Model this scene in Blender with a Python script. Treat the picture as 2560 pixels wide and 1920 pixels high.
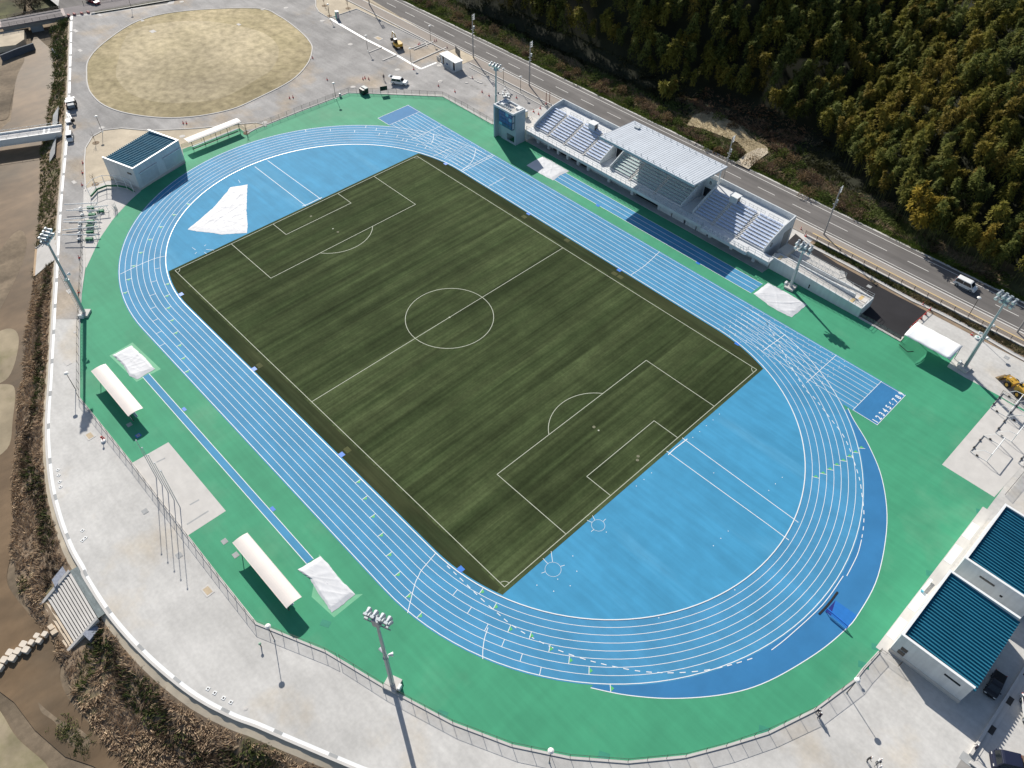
import bpy, bmesh, math, random
from mathutils import Vector, Matrix
random.seed(7)
for o in list(bpy.data.objects): bpy.data.objects.remove(o)
SC = bpy.context.scene
COL = SC.collection
R = math.radians
# ------------------------------------------------------------------ camera
cam = bpy.data.cameras.new('camera'); camo = bpy.data.objects.new('camera', cam); COL.objects.link(camo)
cam.sensor_width = 36.0; cam.lens = 1983.18 * 36.0 / 2560.0; cam.clip_start = 1.0; cam.clip_end = 3000.0
camo.matrix_world = Matrix(((0.69192544, -0.53704866, 0.4825121, 95.7876), (0.72189204, 0.50488969, -0.47324231, -75.5156),
                            (0.01053876, 0.67577004, 0.73703717, 112.0805), (0, 0, 0, 1)))
SC.camera = camo
# ------------------------------------------------------------------ light
SUN_AZ, SUN_EL = R(155.9), R(33.0)
w = bpy.data.worlds.new('World'); SC.world = w; w.use_nodes = True
nt = w.node_tree; bg = nt.nodes['Background']; sky = nt.nodes.new('ShaderNodeTexSky'); sky.sky_type = 'NISHITA'
sky.sun_disc = False; sky.sun_elevation = SUN_EL; sky.sun_rotation = R(90) - SUN_AZ
sky.air_density = 1.0; sky.dust_density = 1.0
nt.links.new(sky.outputs[0], bg.inputs[0]); bg.inputs[1].default_value = 0.085
sl = bpy.data.lights.new('sun', 'SUN'); sl.energy = 5.0; sl.angle = R(0.5); sl.color = (1.0, 0.95, 0.87)
slo = bpy.data.objects.new('sun', sl); COL.objects.link(slo)
sd = Vector((math.cos(SUN_EL) * math.cos(SUN_AZ), math.cos(SUN_EL) * math.sin(SUN_AZ), math.sin(SUN_EL)))
slo.rotation_euler = sd.to_track_quat('Z', 'Y').to_euler(); slo.location = (0, 0, 200)
SC.view_settings.view_transform = 'Standard'; SC.view_settings.look = 'None'; SC.view_settings.exposure = 0.25; SC.view_settings.gamma = 1.0

# ------------------------------------------------------------------ materials
def M(name, col, rough=.75, var=.12, scale=.4, fine=.06, fscale=6., col2=None, c2scale=.08, c2lo=.5, c2hi=.65, stretch=(1, 1, 1), rot=0, bump=0, bscale=8., spec=.3, metal=0., attr=None, trans=0., wave=None, streaks=()):
    m = bpy.data.materials.new(name); m.use_nodes = True; t = m.node_tree; N = t.nodes; Lk = t.links
    b = N['Principled BSDF']; b.inputs['Roughness'].default_value = rough; b.inputs['Metallic'].default_value = metal
    b.inputs['Specular IOR Level'].default_value = spec
    tc = N.new('ShaderNodeTexCoord'); mp = N.new('ShaderNodeMapping'); Lk.new(tc.outputs['Object'], mp.inputs[0])
    mp.inputs['Scale'].default_value = stretch; mp.inputs['Rotation'].default_value = (0, 0, rot)
    def noise(s, det=5., src=None, ro=.6):
        n = N.new('ShaderNodeTexNoise'); n.inputs['Scale'].default_value = s; n.inputs['Detail'].default_value = det; n.inputs['Roughness'].default_value = ro
        Lk.new((src or mp).outputs[0], n.inputs['Vector']); return n
    def mix(mode, fac, a, bb):
        x = N.new('ShaderNodeMix'); x.data_type = 'RGBA'; x.blend_type = mode
        for sock, v in ((0, fac), (6, a), (7, bb)):
            if hasattr(v, 'is_linked') or hasattr(v, 'links'): Lk.new(v, x.inputs[sock])
            else: x.inputs[sock].default_value = v if sock == 0 else (*v, 1)[:4]
        return x.outputs[2]
    def rng(src, lo, hi, a, bb):
        r = N.new('ShaderNodeMapRange'); r.inputs[1].default_value = lo; r.inputs[2].default_value = hi; r.inputs[3].default_value = a; r.inputs[4].default_value = bb
        Lk.new(src, r.inputs[0]); return r.outputs[0]
    if attr:
        a = N.new('ShaderNodeAttribute'); a.attribute_name = attr; c = mix('MULTIPLY', 1., a.outputs['Color'], col)
    else:
        rg = N.new('ShaderNodeRGB'); rg.outputs[0].default_value = (*col, 1); c = rg.outputs[0]
    if col2:
        n2 = noise(c2scale, 6.); c = mix('MIX', rng(n2.outputs[0], c2lo, c2hi, 0, 1), c, col2)
    def mul(c, f):
        cb = N.new('ShaderNodeCombineColor'); 
        for i in range(3): Lk.new(f, cb.inputs[i])
        return mix('MULTIPLY', 1., c, cb.outputs[0])
    if var: c = mul(c, rng(noise(scale).outputs[0], .3, .7, 1 - var, 1 + var))
    if fine: c = mul(c, rng(noise(fscale, 2., tc).outputs[0], .25, .75, 1 - fine, 1 + fine))
    for (ss, amt, sv, sr, lo, hi) in streaks:
        m3 = N.new('ShaderNodeMapping'); Lk.new(tc.outputs['Object'], m3.inputs[0]); m3.inputs['Scale'].default_value = sv; m3.inputs['Rotation'].default_value = (0, 0, sr)
        c = mul(c, rng(noise(ss, 3., m3, .55).outputs[0], lo, hi, 1 - amt, 1 + amt))
    if wave:
        wv = N.new('ShaderNodeTexWave'); wv.inputs['Scale'].default_value = wave[0]; wv.inputs['Distortion'].default_value = wave[2]; wv.inputs['Detail'].default_value = 2.
        wv.bands_direction = wave[3]; Lk.new(mp.outputs[0], wv.inputs[0]); c = mul(c, rng(wv.outputs[1], 0, 1, 1 - wave[1], 1 + wave[1]))
    Lk.new(c, b.inputs['Base Color'])
    if bump:
        bn = N.new('ShaderNodeBump'); bn.inputs['Strength'].default_value = bump; bn.inputs['Distance'].default_value = .1
        Lk.new(noise(bscale, 4., tc).outputs[0], bn.inputs['Height']); Lk.new(bn.outputs[0], b.inputs['Normal'])
    if trans:
        tr = N.new('ShaderNodeBsdfTranslucent'); Lk.new(c, tr.inputs[0]); ms = N.new('ShaderNodeMixShader'); ms.inputs[0].default_value = trans
        Lk.new(b.outputs[0], ms.inputs[1]); Lk.new(tr.outputs[0], ms.inputs[2]); Lk.new(ms.outputs[0], N['Material Output'].inputs[0])
    return m
def MESHM(name, col, opac):
    m = M(name, col, .5, 0, fine=0); t = m.node_tree; N = t.nodes
    tr = N.new('ShaderNodeBsdfTransparent'); ms = N.new('ShaderNodeMixShader'); ms.inputs[0].default_value = opac
    t.links.new(tr.outputs[0], ms.inputs[1]); t.links.new(N['Principled BSDF'].outputs[0], ms.inputs[2]); t.links.new(ms.outputs[0], N['Material Output'].inputs[0]); return m

GRAVEL = M('gravel', (.55, .535, .507), .92, .06, .12, .14, 4., (.56, .49, .39), .055, .55, .74, bump=.3, spec=.2, streaks=((.55, .045, (.25, 1.4, 1), R(40), .35, .65), (.14, .06, (1, 1, 1), 0, .40, .62), (1.6, .05, (1, 1, 1), 0, .35, .65)))
ASPH_GREY = M('compacted_asphalt', (.375, .362, .348), .95, .14, .1, .12, 2.5, (.44, .375, .30), .045, .52, .64, bump=.3, spec=.06, streaks=((.5, .07, (.2, 1.4, 1), R(-20), .35, .65), (.16, .08, (1, 1, 1), 0, .4, .62), (1.8, .06, (1, 1, 1), 0, .35, .65)))
SANDY = M('sandy_soil', (.54, .465, .355), .95, .12, .3, .12, 3., spec=.1, bump=.4)
GREEN = M('green_rubber', (.058, .305, .168), .74, .07, .12, .07, 8., (.12, .335, .20), .055, .55, .80, stretch=(1, 1, 1), rot=R(35), spec=.2, streaks=((1.1, .04, (.06, 1.0, 1), R(8), .35, .65), (.8, .02, (.8, .05, 1), R(-6), .38, .62), (.22, .03, (1, 1, 1), 0, .4, .62)))
BLUE = M('blue_rubber', (.062, .262, .455), .72, .07, .12, .06, 8., stretch=(.15, 1.5, 1), spec=.2, streaks=((.25, .05, (1, 1, 1), 0, .4, .62), (1.2, .03, (.1, 1., 1), 0, .35, .65)), bump=.05)
BLUE_IN = M('blue_rubber_infield', (.058, .285, .48), .75, .06, .16, .06, 8., (.10, .32, .49), .08, .55, .75, stretch=(.2, 1.5, 1), rot=R(-25), spec=.15, streaks=((.9, .055, (.07, 1., 1), R(-32), .35, .65), (.3, .04, (1, 1, 1), 0, .4, .62)))
BLUE_D = M('deep_blue_rubber', (.036, .185, .39), .7, .07, .2, .05, 8., spec=.2)
TURF = M('artificial_turf', (.041, .058, .023), .95, .14, .16, .22, 5., (.062, .080, .034), .30, .40, .66, stretch=(1.0, .045, 1), spec=.06, bump=.3, streaks=((.42, .20, (1, .030, 1), 0, .38, .62), (1.15, .17, (1, .026, 1), R(1), .38, .62), (3.2, .10, (1, .03, 1), R(-1), .35, .65), (.35, .10, (1, 1, 1), 0, .36, .64), (1.8, .10, (1, 1, 1), 0, .36, .64)))
WHITE = M('white_marking', (.78, .80, .80), .6, .05, 1., 0)
TURF_LINE = M('faded_white_marking', (.46, .48, .38), .7, .08, 1., 0)
CONC = M('pale_concrete', (.58, .555, .52), .85, .07, .5, .05, 4., spec=.2)
CONC2 = M('grey_concrete', (.38, .385, .38), .85, .12, .5, .06, 4., spec=.2)
CONCD = M('weathered_concrete', (.30, .285, .265), .9, .15, .6, .06, 4.)
WALLW = M('white_wall', (.63, .655, .665), .7, .04, .6, .03, streaks=((1.4, .06, (1, 1, .12), 0, .35, .65),))
STANDC = M('stand_concrete', (.64, .65, .66), .75, .06, .4, .03)
ROOFM = M('pale_metal_roof', (.57, .61, .655), .5, .04, .3, .03, metal=.1, spec=.35, streaks=((.7, .05, (1, .1, 1), 0, .35, .65),))
TEAL = M('teal_metal_roof', (.024, .165, .25), .62, .07, .3, .05, spec=.12, streaks=((.8, .08, (.15, 1, 1), 0, .35, .65),))
ASPH = M('road_asphalt', (.155, .145, .138), .88, .10, .15, .10, 4., stretch=(.12, 1, 1), spec=.2, bump=.2, streaks=((.9, .09, (.03, 1, 1), 0, .38, .62), (.12, .07, (1, 1, 1), 0, .4, .6)))
ASPHB = M('new_black_asphalt', (.022, .021, .024), .8, .15, .2, .15, 4., spec=.3)
SIDEW = M('sidewalk_asphalt', (.31, .27, .235), .9, .10, .2, .08, 4., stretch=(.2, 1, 1))
ROADW = M('road_paint', (.72, .70, .66), .7, .08, 1.5, .05)
YELLOWP = M('yellow_tactile', (.62, .46, .22), .8, .1, 1., .05)
DRYTURF = M('dry_lawn', (.36, .305, .185), .95, .30, .45, .32, 1.5, (.43, .36, .23), .05, .42, .62, spec=.05, bump=.5)
WATER = M('brown_water', (.165, .112, .066), .5, .12, .3, .08, 2., (.118, .088, .058), .025, .47, .60, spec=.10, bump=.06, bscale=2.5, streaks=((.09, .16, (1, .5, 1), R(30), .38, .62), (.5, .10, (1, .35, 1), R(20), .36, .64)))
SILT = M('river_silt', (.205, .158, .108), .95, .2, .08, .16, 1.5, (.145, .112, .076), .06, .46, .62, bump=.4, streaks=((.25, .16, (1, .4, 1), R(50), .38, .62), (1.1, .12, (1, 1, 1), 0, .36, .64)))
BANKE = M('bank_earth', (.25, .185, .125), .95, .3, .3, .25, 1.5, (.12, .13, .05), .12, .56, .70, bump=.6)
VERGE = M('verge_grass', (.075, .075, .03), .95, .4, .25, .35, 2., (.11, .08, .045), .09, .5, .62, bump=.6)
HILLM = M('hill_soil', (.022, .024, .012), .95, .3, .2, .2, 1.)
CLEAR = M('dry_straw', (.40, .325, .20), .95, .3, .3, .25, 2., bump=.5)
STEEL = M('galvanised_steel', (.42, .46, .48), .45, .05, 1., 0, metal=.35, spec=.5)
GREYP = M('concrete_pole', (.36, .345, .33), .8, .06, 1., 0)
DARKS = M('dark_steel', (.06, .055, .05), .5, .05, 1., 0, metal=.3)
WPAINT = M('white_paint', (.80, .81, .80), .4, .02, 1., 0, spec=.5)
CANOPY = M('white_membrane', (.86, .87, .87), .6, .02, .5, 0)
SHELR = M('cream_shelter_roof', (.78, .71, .65), .5, .03, .5, 0, wave=(2.2, .03, 0, 'X'))
TARP = M('white_tarpaulin', (.63, .635, .65), .6, .05, .5, .03, 3.)
GLASS = M('dark_window_glass', (.015, .02, .025), .12, 0, 1, 0, spec=.6)
SKYGLASS = M('blue_window_glass', (.02, .08, .22), .08, 0, 1, 0, spec=.8)
RUBBER = M('black_rubber', (.02, .02, .02), .8, 0, 1, 0)
RED = M('red_plastic', (.62, .06, .05), .5, .05, 1, 0)
YEL = M('yellow_machine_paint', (.55, .33, .05), .5, .12, 1., .1)
BLACKP = M('black_paint', (.015, .016, .02), .3, .05, 1, 0, spec=.5)
NAVY = M('navy_cloth', (.012, .016, .04), .85, .1, 2, 0)
SKIN = M('skin', (.45, .27, .19), .6, 0, 1, 0)
BENCHB = M('blue_bench', (.53, .63, .83), .45, .03, 1, 0, spec=.5)
BENCHG = M('roof_shaded_green_bench', (.48, .60, .58), .45, .03, 1, 0, spec=.5)  # pale green seats, colour darkened to stand in for shade under the roof
SHADEB = M('slate_blue_tile', (.20, .25, .36), .7, .06, 1, 0)
GREENP = M('green_pad', (.012, .16, .07), .6, .08, 1, 0)
BLUEP = M('blue_paint', (.03, .18, .62), .45, .05, 1, 0)
BARK = M('bark', (.12, .09, .06), .9, .2, 2, .1)
WIRE = M('black_wire', (.006, .006, .007), .9, 0, fine=0, spec=.05)
CULM = M('bamboo_culm', (.10, .11, .035), .6, .15, 2, 0)
LEAF = M('bamboo_leaf', (1, 1, 1), .55, .12, 2., 0, attr='tint', trans=.4, spec=.04)
TUFT = M('grass_blade', (1, 1, 1), .85, .1, 2., 0, attr='tint', trans=.2, spec=.1)
CHAIN = MESHM('chain_link', (.20, .20, .20), .16)
CHAINL = MESHM('light_mesh', (.45, .45, .45), .22)
NETG = MESHM('net', (.05, .2, .1), .35)
LEAF_ = 0
LAMPG = M('white_lamp_disc', (.80, .79, .75), .4, 0, 1, 0)

# ------------------------------------------------------------------ mesh builder
class MB:
    def __init__(s): s.v = []; s.f = []
    def add(s, vs, fs):
        n = len(s.v); s.v += [tuple(x) for x in vs]; s.f += [tuple(i + n for i in f) for f in fs]; return s
    def box(s, x0, x1, y0, y1, z0, z1):
        return s.add([(x0, y0, z0), (x1, y0, z0), (x1, y1, z0), (x0, y1, z0), (x0, y0, z1), (x1, y0, z1), (x1, y1, z1), (x0, y1, z1)],
                     [(3, 2, 1, 0), (4, 5, 6, 7), (0, 1, 5, 4), (1, 2, 6, 5), (2, 3, 7, 6), (3, 0, 4, 7)])
    def cbox(s, c, size, rz=0):
        a, b, h = size[0] / 2, size[1] / 2, size[2] / 2; cs, sn = math.cos(rz), math.sin(rz); vs = []
        for z in (-h, h):
            for x, y in ((-a, -b), (a, -b), (a, b), (-a, b)): vs.append((c[0] + x * cs - y * sn, c[1] + x * sn + y * cs, c[2] + z))
        return s.add(vs, [(3, 2, 1, 0), (4, 5, 6, 7), (0, 1, 5, 4), (1, 2, 6, 5), (2, 3, 7, 6), (3, 0, 4, 7)])
    def prism(s, p, z0, z1):
        if sum(p[i][0] * p[(i + 1) % len(p)][1] - p[(i + 1) % len(p)][0] * p[i][1] for i in range(len(p))) < 0: p = p[::-1]
        n = len(p); return s.add([(x, y, z0) for x, y in p] + [(x, y, z1) for x, y in p],
                                 [tuple(range(n - 1, -1, -1)), tuple(range(n, 2 * n))] + [(i, (i + 1) % n, n + (i + 1) % n, n + i) for i in range(n)])
    def extrude_x(s, prof, x0, x1):      # prof: (y, z) outline, swept along x
        if sum(prof[i][0] * prof[(i + 1) % len(prof)][1] - prof[(i + 1) % len(prof)][0] * prof[i][1] for i in range(len(prof))) < 0: prof = prof[::-1]
        n = len(prof); return s.add([(x0, y, z) for y, z in prof] + [(x1, y, z) for y, z in prof],
                                    [tuple(range(n - 1, -1, -1)), tuple(range(n, 2 * n))] + [(i, (i + 1) % n, n + (i + 1) % n, n + i) for i in range(n)])
    def sheet(s, p, z):
        if sum(p[i][0] * p[(i + 1) % len(p)][1] - p[(i + 1) % len(p)][0] * p[i][1] for i in range(len(p))) < 0: p = p[::-1]
        return s.add([(x, y, z) for x, y in p], [tuple(range(len(p)))])
    def quad(s, a, b, c, d): return s.add([a, b, c, d], [(0, 1, 2, 3)])
    def tube(s, p, q, r, r2=None, n=8):
        p, q = Vector(p), Vector(q); r2 = r if r2 is None else r2; d = (q - p).normalized(); u = d.orthogonal().normalized(); v = d.cross(u); vs = []
        for c, rr in ((p, r), (q, r2)):
            for i in range(n): a = 2 * math.pi * i / n; vs.append(c + u * rr * math.cos(a) + v * rr * math.sin(a))
        return s.add(vs, [(i, (i + 1) % n, n + (i + 1) % n, n + i) for i in range(n)] + [tuple(range(n - 1, -1, -1)), tuple(range(n, 2 * n))])
    def path(s, pts, r, n=6):
        for a, b in zip(pts, pts[1:]): s.tube(a, b, r, n=n)
        return s
    def disc(s, c, r, n=16, z1=None):
        p = [(c[0] + r * math.cos(2 * math.pi * i / n), c[1] + r * math.sin(2 * math.pi * i / n)) for i in range(n)]
        return s.sheet(p, c[2]) if z1 is None else s.prism(p, c[2], z1)
    def ball(s, c, r, n=10, m=6, sz=1.):
        vs = [(c[0], c[1], c[2] + r * sz)]; fs = []
        for j in range(1, m):
            t = math.pi * j / m
            for i in range(n): a = 2 * math.pi * i / n; vs.append((c[0] + r * math.sin(t) * math.cos(a), c[1] + r * math.sin(t) * math.sin(a), c[2] + r * sz * math.cos(t)))
        vs.append((c[0], c[1], c[2] - r * sz)); L = len(vs) - 1
        fs += [(0, 1 + i, 1 + (i + 1) % n) for i in range(n)]
        for j in range(m - 2):
            for i in range(n): a = 1 + j * n + i; b = 1 + j * n + (i + 1) % n; fs.append((a, a + n, b + n, b))
        fs += [(L, 1 + (m - 2) * n + (i + 1) % n, 1 + (m - 2) * n + i) for i in range(n)]
        return s.add(vs, fs)
    def ribbon(s, pts, w, z, closed=False, thick=0):
        n = len(pts); L = []; Rr = []
        for i in range(n):
            if closed: a, b = pts[i - 1], pts[(i + 1) % n]
            else: a, b = pts[max(i - 1, 0)], pts[min(i + 1, n - 1)]
            dx, dy = b[0] - a[0], b[1] - a[1]; l = math.hypot(dx, dy) or 1; nx, ny = -dy / l * w / 2, dx / l * w / 2
            L.append((pts[i][0] + nx, pts[i][1] + ny)); Rr.append((pts[i][0] - nx, pts[i][1] - ny))
        m = n if closed else n - 1
        if not thick: return s.add([(x, y, z) for x, y in L] + [(x, y, z) for x, y in Rr], [(n + i, n + (i + 1) % n, (i + 1) % n, i) for i in range(m)])
        vs = [(x, y, z) for x, y in L] + [(x, y, z) for x, y in Rr] + [(x, y, z + thick) for x, y in L] + [(x, y, z + thick) for x, y in Rr]; fs = []
        for i in range(m):
            j = (i + 1) % n; fs += [(3 * n + i, 3 * n + j, 2 * n + j, 2 * n + i), (i, 2 * n + i, 2 * n + j, j), (n + i, n + j, 3 * n + j, 3 * n + i)]
        if not closed: fs += [(0, n, 3 * n, 2 * n), (n - 1, 2 * n + n - 1, 3 * n + n - 1, 2 * n - 1)]
        return s.add(vs, fs)
def obj(name, mb, mat, parent=None, smooth=False, loc=None):
    me = bpy.data.meshes.new(name); me.from_pydata(mb.v, [], mb.f)
    for m in (mat if isinstance(mat, (list, tuple)) else [mat]): me.materials.append(m)
    if smooth: me.polygons.foreach_set('use_smooth', [True] * len(me.polygons))
    me.update(); o = bpy.data.objects.new(name, me); COL.objects.link(o)
    if parent: o.parent = parent
    if loc: o.location = loc
    return o
def tag(o, label, cat, group=None):
    o['label'] = label; o['category'] = cat
    if group: o['group'] = group
    return o
def thing(name, label, cat, loc=(0, 0, 0), rz=0, group=None):
    if len(label.split()) > 16 or len(label.split()) < 4: print('LABEL', len(label.split()), label)
    o = bpy.data.objects.new(name, None); COL.objects.link(o); o.location = (*loc, 0)[:3]; o.rotation_euler = (0, 0, rz); o.empty_display_size = .3
    return tag(o, label, cat, group)
def struct(name, mb, mat, smooth=False):
    o = obj(name, mb, mat, None, smooth); o['kind'] = 'structure'; return o
def dup(src, loc, rz=0, label=None, scale=None):
    c = src.copy(); COL.objects.link(c); c.location = (*loc, 0)[:3]; c.rotation_euler = (0, 0, rz)
    if label: c['label'] = label
    if scale: c.scale = scale
    for ch in src.children:
        d = ch.copy(); COL.objects.link(d); d.parent = c
        for g in ch.children: e = g.copy(); COL.objects.link(e); e.parent = d
    return c
def inset(a, b, t): return (a[0] + (b[0] - a[0]) * t, a[1] + (b[1] - a[1]) * t)
def resample(pts, step):
    out = [pts[0]]
    for a, b in zip(pts, pts[1:]):
        l = math.hypot(b[0] - a[0], b[1] - a[1]); n = max(1, round(l / step))
        out += [inset(a, b, i / n) for i in range(1, n + 1)]
    return out
def catmull(p, n=6):
    out = []
    for i in range(len(p) - 1):
        a, b, c, d = p[max(i - 1, 0)], p[i], p[i + 1], p[min(i + 2, len(p) - 1)]
        for k in range(n):
            t = k / n; out.append(tuple(.5 * (2 * b[q] + (c[q] - a[q]) * t + (2 * a[q] - 5 * b[q] + 4 * c[q] - d[q]) * t * t + (3 * b[q] - a[q] - 3 * c[q] + d[q]) * t ** 3) for q in (0, 1)))
    return out + [p[-1]]
# ------------------------------------------------------------------ terrain and river
BANK_TOP = [(-195.6,4.15),(-152.65,-14.88),(-127.68,-26.19),(-111.49,-33.83),(-98.9,-39.87)] + [(-83.41,-47.06),(-65.75,-55.07),(-48.76,-62.83),(-37.94,-67.74)] + [(-31.04,-70.96),(-24.36,-73.73),(-15.22,-76.87),(-7.4,-78.75),(-0.34,-79.84),(4.55,-80.1)] + [(6.46,-80.39),(14.65,-80.44),(21.73,-79.85),(28.48,-78.76),(35.33,-77.06),(40.91,-74.87)] + [(44.32,-73.09),(49.27,-70.76),(55.65,-67.7),(60.23,-65.41),(67.22,-61.33),(76.84,-55.96)]
WATER_EDGE = [(-198.01,-2.49),(-178.91,-10.01),(-165.67,-14.79),(-146.29,-24.5),(-136.1,-29.32),(-126.59,-34.75),(-107.53,-42.59)] + [(-102.7,-44.69),(-82.52,-53.6),(-69.68,-59.74),(-57.72,-65.42),(-45.04,-71.29)] + [(-38.18,-74.81),(-26.23,-79.92),(-19,-83.07),(-10.69,-85.95),(-5.2,-89.14)] + [(-1.43,-89.84),(6.85,-88.99),(13.13,-88.25),(17.62,-90.13),(22.75,-90.3),(28.92,-89.36),(34.46,-88.62)] + [(39.92,-87.13),(46.75,-84.07),(58.59,-77.53)]
BT = catmull(BANK_TOP, 8); WE = catmull(WATER_EDGE, 8)
def at_len(pts, t):
    L = [0]
    for a, b in zip(pts, pts[1:]): L.append(L[-1] + math.hypot(b[0] - a[0], b[1] - a[1]))
    d = t * L[-1]
    for i in range(len(pts) - 1):
        if L[i + 1] >= d: return inset(pts[i], pts[i + 1], (d - L[i]) / max(1e-6, L[i + 1] - L[i]))
    return pts[-1]
NB = 260; bankrows = []
for i in range(NB + 1):
    t = i / NB; a = at_len(BT, t)
    e = min(WE, key=lambda q: (q[0] - a[0]) ** 2 + (q[1] - a[1]) ** 2)
    bankrows.append((a, e))
for k in range(3):   # smooth the foot line
    ee = [r[1] for r in bankrows]; bankrows = [(r[0], tuple((ee[max(i - 2, 0)][q] + ee[i][q] + ee[min(i + 2, NB)][q]) / 3 for q in (0, 1))) for i, r in enumerate(bankrows)]
bk = MB(); NR = 8
def bankpt(i, t):
    a, e = bankrows[i]; x, y = inset(a, e, t); rn = random.Random(i * 31 + int(t * 100))
    z = -.06 - 2.98 * (t ** .85) + (rn.uniform(-.14, .14) if 0 < t < 1 else 0); return (x, y, z)
for i in range(NB + 1):
    for j in range(NR + 1): bk.v.append(bankpt(i, j / NR))
for i in range(NB):
    for j in range(NR): a = i * (NR + 1) + j; bk.f.append((a, a + 1, a + NR + 2, a + NR + 1))
bo_ = struct('river_bank', bk, [BANKE, SANDY], True); bo_.data.polygons.foreach_set('material_index', [1 if i % NR == 0 else 0 for i in range(len(bk.f))])
g = MB(); gp = BT + [(190, -110), (260, 60), (260, 82), (-330, 82), (-330, 20), (BT[0][0] - 60, BT[0][1] + 2)]
g.sheet(gp[len(BT):] + BT, 0.0); struct('ground', g, GRAVEL)
MB_ = MB().sheet([(-700, -700), (700, -700), (700, 900), (-700, 900)], -3.6); struct('lowland', MB_, SILT)
# silt sheet with the shallow river on it
struct('riverbed', MB().sheet([(-260, -230), (140, -230), (140, -60), (-100, -40), (-260, 10)], -3.12), SILT)
riv = catmull(WATER_EDGE, 5)
FARSIDE = [(37.24,-89.95),(32.22,-91.84),(28.46,-94.05),(22.11,-95.61),(16.22,-96.22),(8.42,-98.56)] + [(-10.86,-95.68),(-29.75,-90.93),(-45.59,-84.76)] + [(-65.32,-76.02),(-83.34,-68.71),(-104.26,-60.22)] + [(-125.62,-49.96),(-137.24,-48.77),(-147.74,-34.59),(-179.91,-20.31),(-191.31,-11.56),(-197.26,-8.09)]
struct('river', MB().sheet(riv[4:-10] + FARSIDE, -3.03), WATER)
for sp in ([(-83.95,-63.57),(-93.08,-56.1),(-94.92,-52.19),(-89.54,-52.94),(-82.16,-56.87),(-73.24,-63.55),(-67.77,-68.47),(-66.45,-72.21)], [(-62.92,-73.45),(-62.92,-67.43),(-58.85,-66.63),(-51.14,-70.51),(-48.24,-73.84),(-51.3,-77.54)], [(-50.39,-77.86),(-47.04,-73.41),(-44.12,-72.97),(-37.34,-75.99),(-30.85,-79.49),(-32.39,-84.2)], [(-187.4,-26.21),(-184.16,-16.9),(-173.13,-22.92),(-156.89,-31.13),(-150.09,-34.34),(-149.68,-36.71),(-152.28,-40.45)], [(18.59,-93.72),(20.91,-93.17),(23.41,-92.41),(26.54,-90.95),(28.93,-90.69),(29.68,-91.68),(28.14,-92.63),(25.54,-93.14),(22.9,-93.18),(20.39,-93.95)], [(9.31,-98.87),(16.46,-98.08),(21.55,-97.78),(28.4,-96.25),(29.16,-98.43),(22.8,-105.11)]):
    struct('sandbank', MB().sheet(catmull(sp + sp[:1], 5)[:-1], -3.022), SILT if len(sp) != 6 else M('pale_sand', (.34, .28, .19), .95, .2, .2, .2, 2., (.24, .21, .12), .12, .5, .65))
# far corner: grass flats on the other side of the river, seen past the upper bridge
struct('grass_flat', MB().prism([(-255.59,-8.7),(-242.15,6.14),(-217.81,-2.93),(-212.47,-5.39),(-212.23,-11.89),(-210.39,-24.19)], -3.4, -1.6), VERGE)
struct('grass_flat', MB().prism([(-201.92,-14.27),(-198.75,-10.16),(-192,-12.8),(-189.71,-16.38),(-194.38,-26.25),(-204.32,-26.28)], -3.4, -1.3), SANDY)
struct('grass_flat', MB().prism([(-225.11,3.48),(-220.05,9.06),(-211.87,6.44),(-213.34,-0.81),(-218.41,-0.75)], -3.4, -2), VERGE)

# hill: rises beyond the road, steeper far left: an unseen ridge added to shade the forest
def forest_front(x):
    pts = [(-340, 107), (-86, 107), (-42, 107.5), (-27, 110), (-17, 114.5), (4, 116), (14, 116), (24, 112), (31, 107.5), (38, 103.5), (45, 99.5), (52, 96.2), (80, 95.8), (310, 96)]
    for (a, b), (c, d) in zip(pts, pts[1:]):
        if a <= x <= c: return b + (d - b) * (x - a) / (c - a)
    return 97
def hill_h(x, y):
    d = y - max(98.5, forest_front(x) - 1.5)
    if d < 0: return 0.0
    s = .42 + .75 * min(1, max(0, (20 - x) / 90)); h = d * s
    if d < 10: h *= .25 + .075 * d
    cap = 62 + 45 * min(1, max(0, (0 - x) / 80)); h = cap * (1 - math.exp(-h / cap)) * 1.25
    left = max(0., (-92 - x)); h *= math.exp(-left / 90.) if y < 150 else 1
    return h + 1.2 * math.sin(x * .11 + y * .07) * min(1, d / 15) + .8 * math.sin(x * .23 - y * .19) * min(1, d / 15)
h = MB(); xs = [-330 + 6 * i for i in range(101)]; ys = [92.6, 94, 96, 98, 100, 102] + [105 + 5 * i for i in range(40)]
for x in xs:
    for y in ys: h.v.append((x, y, hill_h(x, y) - (.02 if y < 93 else 0)))
n = len(ys); hf = []
for i in range(len(xs) - 1):
    for j in range(n - 1): h.f.append((i * n + j, (i + 1) * n + j, (i + 1) * n + j + 1, i * n + j + 1))
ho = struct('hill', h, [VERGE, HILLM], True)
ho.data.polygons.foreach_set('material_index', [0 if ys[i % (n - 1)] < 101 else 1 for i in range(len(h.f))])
struct('verge_strip', MB().sheet([(-330, 92.75), (300, 92.75), (300, 93.9), (-330, 93.9)], .03), M('roadside_grass', (.10, .125, .03), .95, .35, .5, .3, 3.))
struct('straw_clearing', MB().sheet([(-14.03,97.78),(-16.02,102.97),(-15.33,108.43),(-10.75,108.69),(-4.28,108.34),(3.63,104.55),(6.86,104.64),(8.31,103.68),(8.56,97.37),(8.84,92.84),(6.67,92.09),(5.49,98.15),(0.8,100.64),(-4.48,100.11),(-10.09,99.35)], .35), CLEAR)
struct('farm_track', MB().sheet([(6.1,91.88),(5.62,97.45),(6.05,102.08),(7.73,103.89),(9.28,102.23),(9.5,97.57),(10.18,91.93)], .36), SANDY)

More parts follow.
